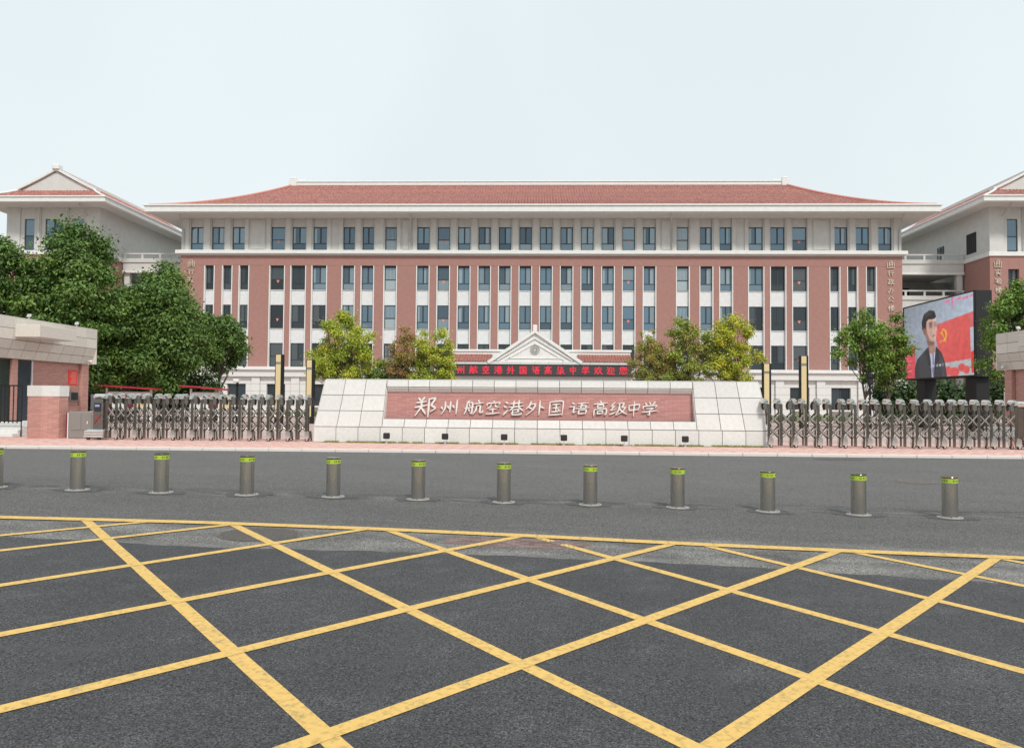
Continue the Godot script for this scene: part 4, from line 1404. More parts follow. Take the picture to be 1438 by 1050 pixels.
# ---------------------------------------------------------------- gatehouses
func build_gatehouse(s: float) -> void:
	var label := "low gatehouse with beige stone fascia, red notice and door behind iron railings" if s < 0 else "low gatehouse with beige stone fascia behind the end of the gate, below the screen"
	var b := thing("gatehouse", label, "gatehouse", Vector3(s * 20.2, 0, -34.5))
	# local: x away from the drive is +s, z grows towards the street
	var v := func(x: float, y: float, z: float) -> Vector3: return Vector3(x * s, y, z)
	var deep := 6.0
	var g := Geo.new()
	var prof := [Vector2(0.02, 4.62), Vector2(0.02, 3.75), Vector2(0.30, 3.04), Vector2(deep, 3.04), Vector2(deep, 4.62)]
	var p2 := PackedVector2Array()
	for q in prof:
		p2.append(Vector2(q.x * s, q.y))
	g.prism(p2, 0.02, 8.0)
	part(b, "roof_core", g, M.joint)
	var long := 8.0
	var cols := 10
	var slab_at := func(a: Vector3, c: Vector3, d: Vector3, e: Vector3, called: String) -> void:
		var p := Geo.new()
		var mid := (a + c + d + e) / 4.0
		if s > 0:
			p.slab(c - mid, a - mid, e - mid, d - mid, 0.009, 0.026, 0.004)
		else:
			p.slab(a - mid, c - mid, d - mid, e - mid, 0.009, 0.026, 0.004)
		part(b, called, p, M.fascia_stone[rng.randi_range(0, 2)], mid)
	var rows := [[0.30, 3.04, 0.16, 3.395], [0.16, 3.395, 0.02, 3.75], [0.02, 3.75, 0.02, 4.185], [0.02, 4.185, 0.02, 4.62]]
	for k in cols:
		var z1 := long * (k + 1) / cols; var z0 := long * k / cols
		for r in rows:
			slab_at.call(v.call(r[0], r[1], z1), v.call(r[0], r[1], z0), v.call(r[2], r[3], z0), v.call(r[2], r[3], z1), "fascia_panel")
		slab_at.call(v.call(0.02, 4.62, z1), v.call(0.02, 4.62, z0), v.call(0.62, 4.62, z0), v.call(0.62, 4.62, z1), "coping_panel")
	box_part(b, "end_fascia", v.call(0.0, 3.04, -0.03), v.call(deep, 4.63, 0.02), M.fascia_stone[0], 0.01)
	# canopy slab jutting out above the door
	var c0 := box_part(b, "canopy", v.call(-0.98, 3.86, 3.15), v.call(0.0, 4.33, 5.52), M.fascia_stone[0], 0.012)
	# walls
	box_part(b, "wall", v.call(0.45, 0.08, 0.6), v.call(deep - 0.3, 3.04, 6.0), M.brick)
	box_part(b, "wall_pier", v.call(0.30, 0.08, 0.06), v.call(1.1, 3.04, 0.56), M.brick, 0.015)
	box_part(b, "wall_pier", v.call(0.33, 0.08, 4.80), v.call(0.8, 3.04, 5.15), M.brick, 0.015)
	box_part(b, "brick_plinth", v.call(0.37, 0.08, 0.56), v.call(0.46, 1.15, 3.8), M.brick, 0.015)
	var door := box_part(b, "door", v.call(0.42, 0.6, 3.9), v.call(0.448, 3.0, 4.79), plain(0.022, 0.035, 0.05, 0.25), 0.0)
	box_part(door, "door_frame", v.call(0.38, 0.6, 3.83) - door.position, v.call(0.449, 3.02, 3.89) - door.position, M.white_trim, 0.004)
	box_part(b, "window", v.call(0.42, 0.62, 5.16), v.call(0.448, 3.0, 6.0), plain(0.03, 0.045, 0.045, 0.12, 0.3))
	if s < 0:
		box_part(b, "notice", v.call(0.430, 2.09, 0.72), v.call(0.448, 2.74, 1.38), M.notice_red, 0.003)
		g = Geo.new()
		for k in 6:
			g.span(v.call(0.424, 2.17 + 0.09 * k, 0.80), v.call(0.4295, 2.20 + 0.09 * k, 1.24 - 0.05 * (k % 3)))
		part(b, "notice_writing", g, plain(0.70, 0.35, 0.28, 0.6))
		var bx := box_part(b, "wall_box", v.call(0.33, 1.36, 0.74), v.call(0.448, 1.80, 1.36), M.cabinet, 0.012)
		box_part(bx, "window", v.call(0.323, 1.41, 0.80) - bx.position, v.call(0.334, 1.75, 1.30) - bx.position, M.dark, 0.0)
		build_camera(b, "camera", v.call(-0.14, 4.30, 4.45), 1.0)
	build_camera(b, "camera", v.call(0.16, 3.16, 0.35), -s)
	for z in [1.2, 4.4]:                                   # small floodlights on the roof edge
		g = Geo.new()
		g.box(Vector3(0, 0.14, 0), Vector3(0.17, 0.15, 0.08), 0.02, Basis(Vector3.RIGHT, -0.6))
		g.span(Vector3(-0.02, -0.02, -0.02), Vector3(0.02, 0.1, 0.02))
		part(b, "roof_floodlight", g, M.grey_pipe, v.call(0.22, 4.66, z))
	# raised floor and steps to the door
	box_part(b, "landing", v.call(-1.1, 0.08, 0.9), v.call(0.3, 0.60, 5.9), M.stone, 0.012)
	for k in 4:
		box_part(b, "step", v.call(-1.1, 0.08, 5.9 + 0.3 * k), v.call(1.6, 0.60 - 0.13 * k, 6.2 + 0.3 * k), M.stone, 0.015)

func build_camera(parent: Node3D, called: String, at: Vector3, turn: float) -> void:
	var g := Geo.new()
	g.box(Vector3(0.13 * turn, 0.0, 0.1), Vector3(0.12, 0.11, 0.30), 0.03, Basis(Vector3.UP, 0.9 * turn))
	g.tube([Vector3(0, -0.16, 0), Vector3(0.02 * turn, -0.05, 0.03), Vector3(0.1 * turn, -0.02, 0.08)], [0.022, 0.022, 0.022], 6)
	part(parent, called, g, M.white_letter, at)

func build_forecourt() -> void:
	# the low brick wall with a pale coping
	var w := thing("low_brick_wall", "low red brick wall with pale stone coping beside the gatehouse steps", "wall", Vector3(-17.5, 0.08, -27.0))
	var poly := PackedVector2Array([Vector2(-0.70, 0.12), Vector2(-0.04, 0.34), Vector2(0.42, 0.08), Vector2(0.52, -0.30), Vector2(-0.70, -0.30)])
	var lie := Transform3D(Basis(Vector3.RIGHT, Vector3.BACK, Vector3.DOWN), Vector3.ZERO)   # polygon y -> z, extrusion upwards
	var g := Geo.new()
	g.prism(poly, 0.0, -1.50, Transform3D(Basis(Vector3.RIGHT, Vector3.BACK, Vector3(0, -1, 0)), Vector3.ZERO))
	part(w, "brickwork", fix(g), M.brick)
	g = Geo.new()
	var wide := PackedVector2Array()
	for q in poly:
		wide.append(q * 1.035)
	g.prism(wide, -1.50, -1.88, Transform3D(Basis(Vector3.RIGHT, Vector3.BACK, Vector3(0, -1, 0)), Vector3.ZERO))
	part(w, "coping", fix(g), M.sign_stone[1])
	# iron gate at the head of the steps
	var f := thing("iron_railing", "dark iron railing at the head of the gatehouse steps", "railing", Vector3(-20.6, 0.08, -27.85))
	for y in [0.55, 1.86]:
		box_part(f, "rail", Vector3(-1.1, y, -0.02), Vector3(1.55, y + 0.05, 0.02), M.black_metal, 0.006)
	for k in 17:
		box_part(f, "bar", Vector3(-1.05 + 0.16 * k, 0.5 if k % 8 else 0.0, -0.012), Vector3(-1.05 + 0.16 * k + 0.03, 1.86, 0.012), M.black_metal, 0.0)
	# steel cabinet with a side door
	var c := thing("steel_cabinet", "grey steel cabinet between the low brick wall and the gate motor", "cabinet", Vector3(-16.38, 0.08, -27.3))
	box_part(c, "body", Vector3(-0.42, 0, -0.25), Vector3(0.52, 0.96, 0.25), M.cabinet, 0.02)
	for x in [-0.32, 0.06]:
		box_part(c, "door", Vector3(x, 0.30, 0.25), Vector3(x + 0.36, 0.88, 0.266), M.cabinet, 0.006)
	box_part(c, "handle", Vector3(0.27, 0.52, 0.266), Vector3(0.30, 0.62, 0.285), M.white_letter, 0.0)
	box_part(c, "side_post", Vector3(-0.54, 0, -0.2), Vector3(-0.46, 0.92, 0.2), M.maroon, 0.0)
	box_part(c, "white_edge", Vector3(-0.455, 0, 0.1), Vector3(-0.425, 0.92, 0.262), M.white_trim, 0.0)
	# keypad post and maroon board beside the gate
	var k := thing("entry_keypad", "slim grey entry keypad post standing behind the steel cabinet", "keypad", Vector3(-16.3, 0.08, -27.8))
	box_part(k, "post", Vector3(-0.05, 0, -0.05), Vector3(0.05, 1.05, 0.05), M.grey_pipe, 0.01)
	box_part(k, "keypad", Vector3(-0.13, 1.0, -0.06), Vector3(0.11, 1.58, 0.06), plain(0.12, 0.12, 0.14, 0.4), 0.02)
	var m := thing("maroon_board", "dark maroon board on a post behind the gate motor", "board", Vector3(-16.05, 0.08, -28.0))
	var g2 := Geo.new()
	g2.prism(PackedVector2Array([Vector2(-0.10, 0.9), Vector2(0.22, 0.9), Vector2(0.26, 1.55), Vector2(0.08, 1.66)]), -0.03, 0.03)
	part(m, "panel", g2, M.maroon)
	box_part(m, "post", Vector3(0.04, 0, -0.03), Vector3(0.1, 0.9, 0.03), M.grey_pipe)
	# ground floodlights in front of the sign wall
	var names := ["first floodlight from the left at the sign wall's foot", "second floodlight from the left, below the first white characters", "floodlight left of the middle of the sign wall", "floodlight right of the middle of the sign wall", "second floodlight from the right at the sign wall", "last floodlight on the right, below the end of the red recess"]
	var fl: Node3D = null
	for i in 6:
		var x := -5.07 + 1.985 * i
		var at := Vector3(x, 0.08, -25.78 + 0.068 * i)
		if fl == null:
			fl = thing("floodlight", "", "floodlight", at, 0.0, "floodlights along the sign wall")
			var gg := Geo.new()
			gg.span(Vector3(-0.02, 0, -0.02), Vector3(0.02, 0.15, 0.02), 0.005)
			gg.span(Vector3(-0.07, 0.0, -0.05), Vector3(0.07, 0.015, 0.05))
			part(fl, "stake", gg, M.grey_pipe)
			gg = Geo.new()
			gg.box(Vector3(0, 0.26, 0), Vector3(0.22, 0.20, 0.09), 0.02, Basis(Vector3.RIGHT, 0.18))
			var hd := part(fl, "lamp_head", gg, M.dark)
			gg = Geo.new()
			gg.box(Vector3(0, 0.26, -0.05), Vector3(0.18, 0.16, 0.01), 0.004, Basis(Vector3.RIGHT, 0.18))
			part(hd, "lens", gg, M.grey_pipe)
			gg = Geo.new()
			for sx in [-1.0, 1.0]:
				gg.span(Vector3(sx * 0.125 - 0.008, 0.13, -0.015), Vector3(sx * 0.125 + 0.008, 0.29, 0.015))
			gg.span(Vector3(-0.133, 0.118, -0.015), Vector3(0.133, 0.134, 0.015))
			part(fl, "bracket", gg, M.white_trim)
			fl.set_meta("label", names[i])
		else:
			copy_of(fl, at, rng.randf_range(-0.08, 0.08), names[i])

func fix(g: Geo) -> Geo:                                   # turn a mirrored solid the right way out
	for i in range(0, g.v.size(), 3):
		var f := (g.v[i + 2] - g.v[i]).cross(g.v[i + 1] - g.v[i])
		if f.dot(g.n[i]) < 0.0:
			for k in 3:
				g.n[i + k] = -g.n[i + k]
	var mid := Vector3.ZERO
	for q in g.v:
		mid += q
	mid /= maxi(1, g.v.size())
	var out := 0.0
	for i in range(0, g.v.size(), 3):
		out += signf(g.n[i].dot(g.v[i] - mid))
	if out < 0.0:
		for i in range(0, g.v.size(), 3):
			var t := g.v[i]; g.v[i] = g.v[i + 1]; g.v[i + 1] = t
			for k in 3:
				g.n[i + k] = -g.n[i + k]
	return g

# ---------------------------------------------------------------- bollards
func row_z(i: int) -> float:                            # the row is not quite straight
	return [-11.85, -11.84, -11.83, -11.87, -11.95, -11.95, -11.92, -11.94, -11.92, -11.80, -11.75, -11.73][i]

func build_bollards() -> void:
	var band_img := Image.create(512, 48, false, Image.FORMAT_RGB8)
	band_img.fill(lin(0.40, 0.55, 0.05))
	var r := RandomNumberGenerator.new()
	r.seed = 3
	for rep in 4:                                          # small black printed blocks, unreadable at this distance
		var x := 18 + rep * 128
		for w in [16, 14, 0, 18, 16]:
			if w:
				for k in 5:
					band_img.fill_rect(Rect2i(x + r.randi_range(0, 6), 12 + k * 5, w - r.randi_range(3, 9), 3), Color(0.03, 0.03, 0.02))
				band_img.fill_rect(Rect2i(x + w / 2 - 1, 12, 3, 25), Color(0.03, 0.03, 0.02))
			x += w + 4
	var band_mat := plain(1, 1, 1, 0.35)
	band_mat.albedo_texture = ImageTexture.create_from_image(band_img)
	var proto: Node3D = null
	var order := ["leftmost, cut by the frame edge,", "second from the left", "third from the left", "fourth from the left", "fifth from the left", "sixth from the left", "sixth from the right", "fifth from the right", "fourth from the right", "third from the right", "second from the right", "rightmost"]
	for i in 12:
		var x := -8.514 + 1.334 * i
		var z := row_z(i)
		var label := "stainless bollard with yellow band, %s in the row" % order[i]
		var at := Vector3(x, road_height(x, z), z)
		var turn: float = [0.3, 0.15, 0.2, 0.35, 0.1, 0.0, -0.1, 0.05, 0.75, 0.9, 1.05, -0.35][i]
		if proto == null:
			proto = thing("bollard", label, "bollard", at, turn, "steel bollards in a row across the road")
			var g := Geo.new()
			g.lathe([Vector2(0.1095, 0.012), Vector2(0.1095, 0.525)], 40)
			part(proto, "tube", g, M.bollard)
			g = Geo.new()
			g.lathe([Vector2(0.1095, 0.585), Vector2(0.1115, 0.590), Vector2(0.1115, 0.602), Vector2(0.106, 0.611), Vector2(0.0, 0.614)], 40)
			part(proto, "cap", g, M.dark_steel)
			g = Geo.new()
			for k in 40:
				var a0 := TAU * k / 40.0; var a1 := TAU * (k + 1) / 40.0
				var d0 := Vector3(sin(a0), 0, cos(a0)); var d1 := Vector3(sin(a1), 0, cos(a1))
				var s0 := g.n.size()
				g.quad_uv(d0 * 0.1108 + Vector3(0, 0.522, 0), d1 * 0.1108 + Vector3(0, 0.522, 0), d1 * 0.1108 + Vector3(0, 0.586, 0), d0 * 0.1108 + Vector3(0, 0.586, 0), Vector2(k / 40.0, 0), Vector2((k + 1) / 40.0, 1))
				for q in 6:
					g.n[s0 + q] = Vector3(g.v[s0 + q].x, 0, g.v[s0 + q].z).normalized()
			part(proto, "reflective_band", g, band_mat)
			g = Geo.new()
			g.lathe([Vector2(0.178, 0.0), Vector2(0.178, 0.010), Vector2(0.170, 0.016), Vector2(0.115, 0.018), Vector2(0.11, 0.012)], 40)
			var fl := part(proto, "flange", g, M.flange)
			g = Geo.new()
			for k in 6:
				g.lathe([Vector2(0.010, 0.016), Vector2(0.010, 0.023), Vector2(0.0, 0.024)], 8, Vector3(sin(TAU * k / 6), 0, cos(TAU * k / 6)) * 0.146)
			part(fl, "bolt", g, M.dark_steel)
		else:
			copy_of(proto, at, turn, label)
	# patch of fresh dark filler round each foot
	for i in 12:
		var x := -8.514 + 1.334 * i
		var g := Geo.new()
		var n := 28
		for k in n:
			var p := []
			for j in [k, k + 1]:
				var a: float = TAU * (j % n) / n
				var rr := 0.30 + 0.13 * macro.get_noise_2d(x * 9.0 + cos(a) * 3.0, sin(a) * 3.0) + 0.06 * absf(cos(a))
				p.append(Vector3(x + cos(a) * rr, 0, row_z(i) + sin(a) * rr * 0.8))
			p.append(Vector3(x, 0, row_z(i)))
			for q in 3:
				p[q].y = road_height(p[q].x, p[q].z) + 0.0045
			g.face(p, Vector3(x, -5, -11.8))
		var pt := structure("road_patch", g, M.filler)

# ---------------------------------------------------------------- flush things in the road
func disc(at: Vector2, rx: float, rz: float, lift: float, n := 32) -> Geo:
	var g := Geo.new()
	for k in n:
		var p := []
		for j in [k, k + 1]:
			var a: float = TAU * j / n
			p.append(Vector3(at.x + cos(a) * rx, 0, at.y + sin(a) * rz))
		p.append(Vector3(at.x, 0, at.y))
		for q in 3:
			p[q].y = road_height(p[q].x, p[q].z) + lift
		g.face(p, Vector3(at.x, -5, at.y))
	return g

func build_road_details() -> void:
	var m := thing("manhole_cover", "round brownish manhole cover under the yellow lines on the left", "manhole cover")
	part(m, "collar", disc(Vector2(-3.12, -8.62), 0.47, 0.43, 0.0045), M.worn_brown)
	part(m, "lid", disc(Vector2(-3.12, -8.62), 0.43, 0.39, 0.0062), M.lid)
	var d := thing("drain_cover", "dark iron drain cover by the kerb in front of the right gate", "drain cover")
	part(d, "lid", disc(Vector2(8.45, -21.8), 0.75, 0.34, 0.005), M.lid)
	m = thing("rusty_plate", "small rusty plate flush in the road behind the rightmost bollards", "plate")
	part(m, "lid", disc(Vector2(8.1, -16.7), 0.42, 0.28, 0.005), M.worn_brown)
	# a patch of small reddish setts showing through the asphalt
	var p := Node3D.new()
	p.name = "sett_road_patch"
	add_child(p, true)
	p.set_meta("kind", "structure")
	var brick := Geo.new()
	brick.box(Vector3.ZERO, Vector3(0.096, 0.010, 0.044), 0.003)
	var brick_mesh := brick.mesh()
	var mats := []
	for k in 4:
		mats.append(plain(0.13 + 0.03 * k, 0.085 + 0.022 * k, 0.075 + 0.022 * k, 0.9))
	for j in 11:
		for i in 16:
			var x := -0.98 + 0.1 * i + (0.05 if j % 2 else 0.0)
			var z := -8.84 + 0.048 * j
			var edge := absf(x + 0.22) / 0.8 + absf(z + 8.6) / 0.42
			if edge > 1.25 + 0.25 * macro.get_noise_2d(x * 6.0, z * 6.0):
				continue
			part(p, "sett", brick_mesh, mats[rng.randi_range(0, 3)], Vector3(x, road_height(x, z) + 0.001, z), Basis(Vector3.UP, rng.randf_range(-0.05, 0.05)))

# ---------------------------------------------------------------- video screen
func fill_polygon(img: Image, pts: Array, c: Color) -> void:
	var w := img.get_width(); var h := img.get_height()
	var lo := h; var hi := 0
	var p := []
	for q in pts:
		p.append(Vector2(q[0] * w, q[1] * h))
		lo = mini(lo, int(floor(q[1] * h))); hi = maxi(hi, int(ceil(q[1] * h)))
	for y in range(maxi(lo, 0), mini(hi, h)):
		var xs := []
		var yc := y + 0.5
		for i in p.size():
			var a: Vector2 = p[i]; var b: Vector2 = p[(i + 1) % p.size()]
			if (a.y <= yc) != (b.y <= yc):
				xs.append(a.x + (yc - a.y) / (b.y - a.y) * (b.x - a.x))
		xs.sort()
		for k in range(0, xs.size() - 1, 2):
			var x0 := clampi(int(round(xs[k])), 0, w); var x1 := clampi(int(round(xs[k + 1])), 0, w)
			if x1 > x0:
				img.fill_rect(Rect2i(x0, y, x1 - x0, 1), c)

func wash(img: Image, pts: Array, c: Color, share: float) -> void:     # a see-through fill
	var w := img.get_width(); var h := img.get_height()
	var mask := Image.create(w, h, false, Image.FORMAT_RGB8)
	fill_polygon(mask, pts, Color.WHITE)
	for y in h:
		for x in w:
			if mask.get_pixel(x, y).r > 0.5:
				img.set_pixel(x, y, img.get_pixel(x, y).lerp(c, share))

func oval(cx: float, cy: float, rx: float, ry: float, n := 24) -> Array:
	var out := []
	for i in n:
		out.append([cx + cos(TAU * i / n) * rx, cy + sin(TAU * i / n) * ry])
	return out

func screen_picture() -> ImageTexture:                    # a flat print: a man in a dark jacket before a red banner
	var w := 480; var h := 300
	var img := Image.create(w, h, false, Image.FORMAT_RGB8)
	for y in h:
		for x in w:
			var u := float(x) / w; var v := float(y) / h
			var k := 0.62 + 0.16 * u - 0.16 * absf(v - 0.35) + 0.05 * u
			var hatch := 0.012 * sin((x * 0.9 + y * 1.1))
			img.set_pixel(x, y, Color(k * 0.90 + hatch, k * 0.96 + hatch, k * 1.04 + hatch))
	for y in range(h - 90, h):                             # paler foot of the wall behind
		for x in range(int(w * 0.5), w):
			var c := img.get_pixel(x, y)
			img.set_pixel(x, y, c.lerp(Color(0.78, 0.75, 0.74), 0.6))
	var red := Color(0.87, 0.36, 0.35)
	fill_polygon(img, [[0.47, 0.32], [0.95, 0.24], [0.955, 0.80], [0.55, 0.83]], red)
	fill_polygon(img, [[0.95, 0.24], [1.0, 0.23], [1.0, 0.42], [0.95, 0.42]], Color(0.84, 0.42, 0.45))
	fill_polygon(img, [[0.955, 0.72], [1.0, 0.70], [1.0, 0.97], [0.965, 0.97]], Color(0.86, 0.25, 0.22))
	fill_polygon(img, [[0.02, 0.56], [0.17, 0.56], [0.19, 1.0], [0.02, 1.0]], Color(0.85, 0.28, 0.34))
	for k in 7:
		var yy := 0.62 + 0.045 * k
		fill_polygon(img, [[0.05, yy], [0.05 + 0.08 * (0.6 + 0.4 * sin(k * 2.3)), yy], [0.05 + 0.08 * (0.6 + 0.4 * sin(k * 2.3)), yy + 0.016], [0.05, yy + 0.016]], Color(0.92, 0.5, 0.54))
	for q in [[0.66, 0.93, 0.05, 0.06], [0.74, 0.95, 0.07, 0.06], [0.84, 0.90, 0.045, 0.05], [0.90, 0.93, 0.04, 0.05]]:
		fill_polygon(img, oval(q[0], q[1], q[2], q[3]), Color(0.88, 0.36, 0.36))
	for q in [[0.62, 0.035, 0.70], [0.72, 0.06, 0.74], [0.78, 0.03, 0.84], [0.86, 0.04, 0.93], [0.95, 0.03, 0.99]]:
		fill_polygon(img, [[q[0], q[1]], [q[2], q[1] - 0.012], [q[2], q[1] + 0.02], [q[0], q[1] + 0.03]], Color(0.88, 0.48, 0.62))
	fill_polygon(img, [[0.715, 0.0], [0.735, 0.0], [0.728, 0.16], [0.716, 0.15]], Color(0.88, 0.42, 0.60))
	# yellow hammer and sickle on the banner
	var gold := Color(0.93, 0.72, 0.18)
	var sick := []
	for i in 15:
		var a := -1.9 + 3.6 * i / 14.0
		sick.append([0.600 + cos(a) * 0.050, 0.465 + sin(a) * 0.085])
	for i in range(14, -1, -1):
		var a := -1.9 + 3.6 * i / 14.0
		sick.append([0.596 + cos(a) * 0.034, 0.463 + sin(a) * 0.062])
	fill_polygon(img, sick, gold)
	fill_polygon(img, [[0.560, 0.44], [0.585, 0.40], [0.592, 0.415], [0.567, 0.455]], gold)
	fill_polygon(img, [[0.574, 0.43], [0.584, 0.425], [0.640, 0.55], [0.632, 0.56]], gold)
	fill_polygon(img, [[0.575, 0.52], [0.584, 0.53], [0.556, 0.565], [0.548, 0.555]], gold)
	# the speaker
	var coat := Color(0.215, 0.225, 0.25)
	fill_polygon(img, [[0.17, 1.0], [0.17, 0.86], [0.21, 0.745], [0.33, 0.635], [0.39, 0.585], [0.49, 0.595], [0.57, 0.68], [0.615, 0.80], [0.645, 1.0]], coat)
	fill_polygon(img, [[0.17, 1.0], [0.17, 0.86], [0.21, 0.745], [0.25, 0.72], [0.23, 0.85], [0.24, 1.0]], coat.darkened(0.2))
	fill_polygon(img, [[0.385, 0.585], [0.492, 0.592], [0.475, 0.78], [0.455, 1.0], [0.43, 1.0], [0.41, 0.80]], Color(0.74, 0.75, 0.84))
	fill_polygon(img, [[0.435, 0.63], [0.468, 0.63], [0.462, 0.72], [0.470, 0.93], [0.448, 1.0], [0.436, 0.92], [0.445, 0.74]], Color(0.45, 0.48, 0.62))
	fill_polygon(img, [[0.355, 0.50], [0.475, 0.50], [0.482, 0.66], [0.455, 0.70], [0.385, 0.66]], Color(0.66, 0.50, 0.45))
	fill_polygon(img, [[0.300, 0.252], [0.33, 0.172], [0.42, 0.145], [0.49, 0.198], [0.502, 0.296], [0.515, 0.372], [0.500, 0.394], [0.503, 0.465], [0.485, 0.523], [0.44, 0.541], [0.385, 0.510], [0.335, 0.421], [0.305, 0.368]], Color(0.80, 0.64, 0.59))
	fill_polygon(img, [[0.300, 0.252], [0.36, 0.243], [0.37, 0.421], [0.41, 0.528], [0.385, 0.510], [0.335, 0.421], [0.305, 0.368]], Color(0.66, 0.50, 0.45))
	fill_polygon(img, [[0.295, 0.350], [0.285, 0.243], [0.32, 0.145], [0.40, 0.105], [0.475, 0.127], [0.500, 0.207], [0.47, 0.230], [0.39, 0.221], [0.355, 0.252], [0.345, 0.350], [0.315, 0.368]], Color(0.07, 0.065, 0.07))
	fill_polygon(img, oval(0.322, 0.375, 0.018, 0.045, 14), Color(0.62, 0.45, 0.39))
	for q in [[0.395, 0.270, 0.445, 0.268], [0.463, 0.270, 0.500, 0.276]]:
		fill_polygon(img, [[q[0], q[1]], [q[2], q[3]], [q[2], q[3] + 0.014], [q[0], q[1] + 0.014]], Color(0.38, 0.29, 0.27))
	for q in [[0.397, 0.295], [0.462, 0.296]]:              # spectacles
		fill_polygon(img, [[q[0], q[1]], [q[0] + 0.046, q[1]], [q[0] + 0.044, q[1] + 0.055], [q[0] + 0.004, q[1] + 0.055]], Color(0.63, 0.50, 0.46))
		fill_polygon(img, [[q[0], q[1]], [q[0] + 0.046, q[1]], [q[0] + 0.046, q[1] + 0.009], [q[0], q[1] + 0.009]], Color(0.25, 0.2, 0.2))
		fill_polygon(img, oval(q[0] + 0.024, q[1] + 0.026, 0.008, 0.008, 10), Color(0.35, 0.27, 0.25))
	fill_polygon(img, [[0.470, 0.323], [0.490, 0.385], [0.465, 0.394]], Color(0.60, 0.43, 0.37))
	fill_polygon(img, [[0.440, 0.446], [0.495, 0.443], [0.488, 0.458], [0.448, 0.462]], Color(0.52, 0.27, 0.25))
	for q in [[0.395, 0.855, 0.43], [0.44, 0.85, 0.475], [0.485, 0.845, 0.525], [0.535, 0.845, 0.57], [0.578, 0.84, 0.606]]:
		for k in 3:
			fill_polygon(img, [[q[0] + 0.004 * k, q[1] - 0.012 + 0.012 * k], [q[2] - 0.005 * k, q[1] - 0.012 + 0.012 * k], [q[2], q[1] - 0.005 + 0.012 * k], [q[0], q[1] - 0.005 + 0.012 * k]], Color(0.90, 0.90, 0.92))
	# modelling of the head and coat
	wash(img, [[0.455, 0.225], [0.50, 0.225], [0.515, 0.372], [0.50, 0.474], [0.475, 0.528], [0.455, 0.430]], Color(0.92, 0.78, 0.72), 0.45)
	wash(img, [[0.30, 0.350], [0.345, 0.350], [0.40, 0.474], [0.46, 0.537], [0.44, 0.563], [0.37, 0.528]], Color(0.25, 0.16, 0.14), 0.25)
	wash(img, [[0.365, 0.519], [0.47, 0.528], [0.46, 0.581], [0.38, 0.581]], Color(0.22, 0.14, 0.13), 0.3)
	wash(img, [[0.39, 0.252], [0.50, 0.252], [0.505, 0.336], [0.395, 0.341]], Color(0.40, 0.28, 0.25), 0.10)
	wash(img, [[0.33, 0.136], [0.40, 0.114], [0.46, 0.132], [0.42, 0.172], [0.34, 0.198]], Color(0.30, 0.29, 0.31), 0.5)
	wash(img, [[0.43, 0.403], [0.50, 0.403], [0.50, 0.448], [0.43, 0.439]], Color(0.82, 0.62, 0.56), 0.5)
	wash(img, [[0.39, 0.59], [0.33, 0.64], [0.41, 0.92], [0.43, 0.99], [0.42, 0.80]], Color(0.10, 0.10, 0.12), 0.6)
	wash(img, [[0.492, 0.60], [0.545, 0.66], [0.49, 0.92], [0.46, 0.99], [0.477, 0.80]], Color(0.10, 0.10, 0.12), 0.5)
	wash(img, [[0.54, 0.70], [0.60, 0.78], [0.64, 1.0], [0.58, 1.0]], Color(0.36, 0.37, 0.40), 0.4)
	var grain := FastNoiseLite.new()
	grain.seed = 8
	grain.frequency = 0.03
	img.resize(110, 69, Image.INTERPOLATE_LANCZOS)
	img.resize(480, 300, Image.INTERPOLATE_CUBIC)
	for y in h:
		for x in w:
			var k := 1.0 + 0.10 * grain.get_noise_2d(x, y) + (0.035 if (x / 2 + y / 2) % 2 else -0.035)
			if x % 60 == 0 or y % 60 == 0:                    # seams between the modules
				k *= 0.93
			var c := img.get_pixel(x, y)
			img.set_pixel(x, y, Color(c.r * k, c.g * k, c.b * k))
	return ImageTexture.create_from_image(img)

func build_screen() -> void:
	var s := thing("video_screen", "large video screen on two black posts showing a man before a red banner", "screen", Vector3(23.45, 0.08, -45.1))
	box_part(s, "cabinet", Vector3(-0.40, 2.90, -3.98), Vector3(0.46, 7.48, 3.95), M.cabinet_black, 0.02)
	var g := Geo.new()
	var a := Vector3(-0.432, 3.00, -3.88); var b := Vector3(-0.432, 3.00, 3.85)
	g.quad_uv(a, b, b + Vector3(0, 4.40, 0), a + Vector3(0, 4.40, 0), Vector2(0, 0), Vector2(1, 1))
	var picture := screen_picture()
	var m := plain(0.02, 0.02, 0.02, 0.4)
	m.emission_enabled = true
	m.emission = Color.BLACK
	m.emission_operator = BaseMaterial3D.EMISSION_OP_ADD
	m.emission_texture = picture
	m.emission_energy_multiplier = 0.5
	M.screen_glow = m
	part(s, "display_screen", g, m)
	for e in [[Vector3(-0.47, 2.92, -3.98), Vector3(-0.40, 3.00, 3.95)], [Vector3(-0.47, 7.40, -3.98), Vector3(-0.40, 7.48, 3.95)], [Vector3(-0.47, 3.00, -3.98), Vector3(-0.40, 7.40, -3.88)], [Vector3(-0.47, 3.00, 3.85), Vector3(-0.40, 7.40, 3.95)]]:
		box_part(s, "frame", e[0], e[1], M.black_metal, 0.01)
	for z in [-2.25, 3.15]:
		box_part(s, "post", Vector3(-0.25, 0, z - 0.5), Vector3(0.45, 2.90, z + 0.5), M.cabinet_black, 0.02)
	for y in [4.1, 5.3, 6.6]:                               # vents in the end of the cabinet
		g = Geo.new()
		for k in 3:
			g.span(Vector3(0.05, y + 0.09 * k, 3.95), Vector3(0.38, y + 0.03 + 0.09 * k, 3.965))
		part(s, "vent", g, plain(0.08, 0.08, 0.085, 0.5))

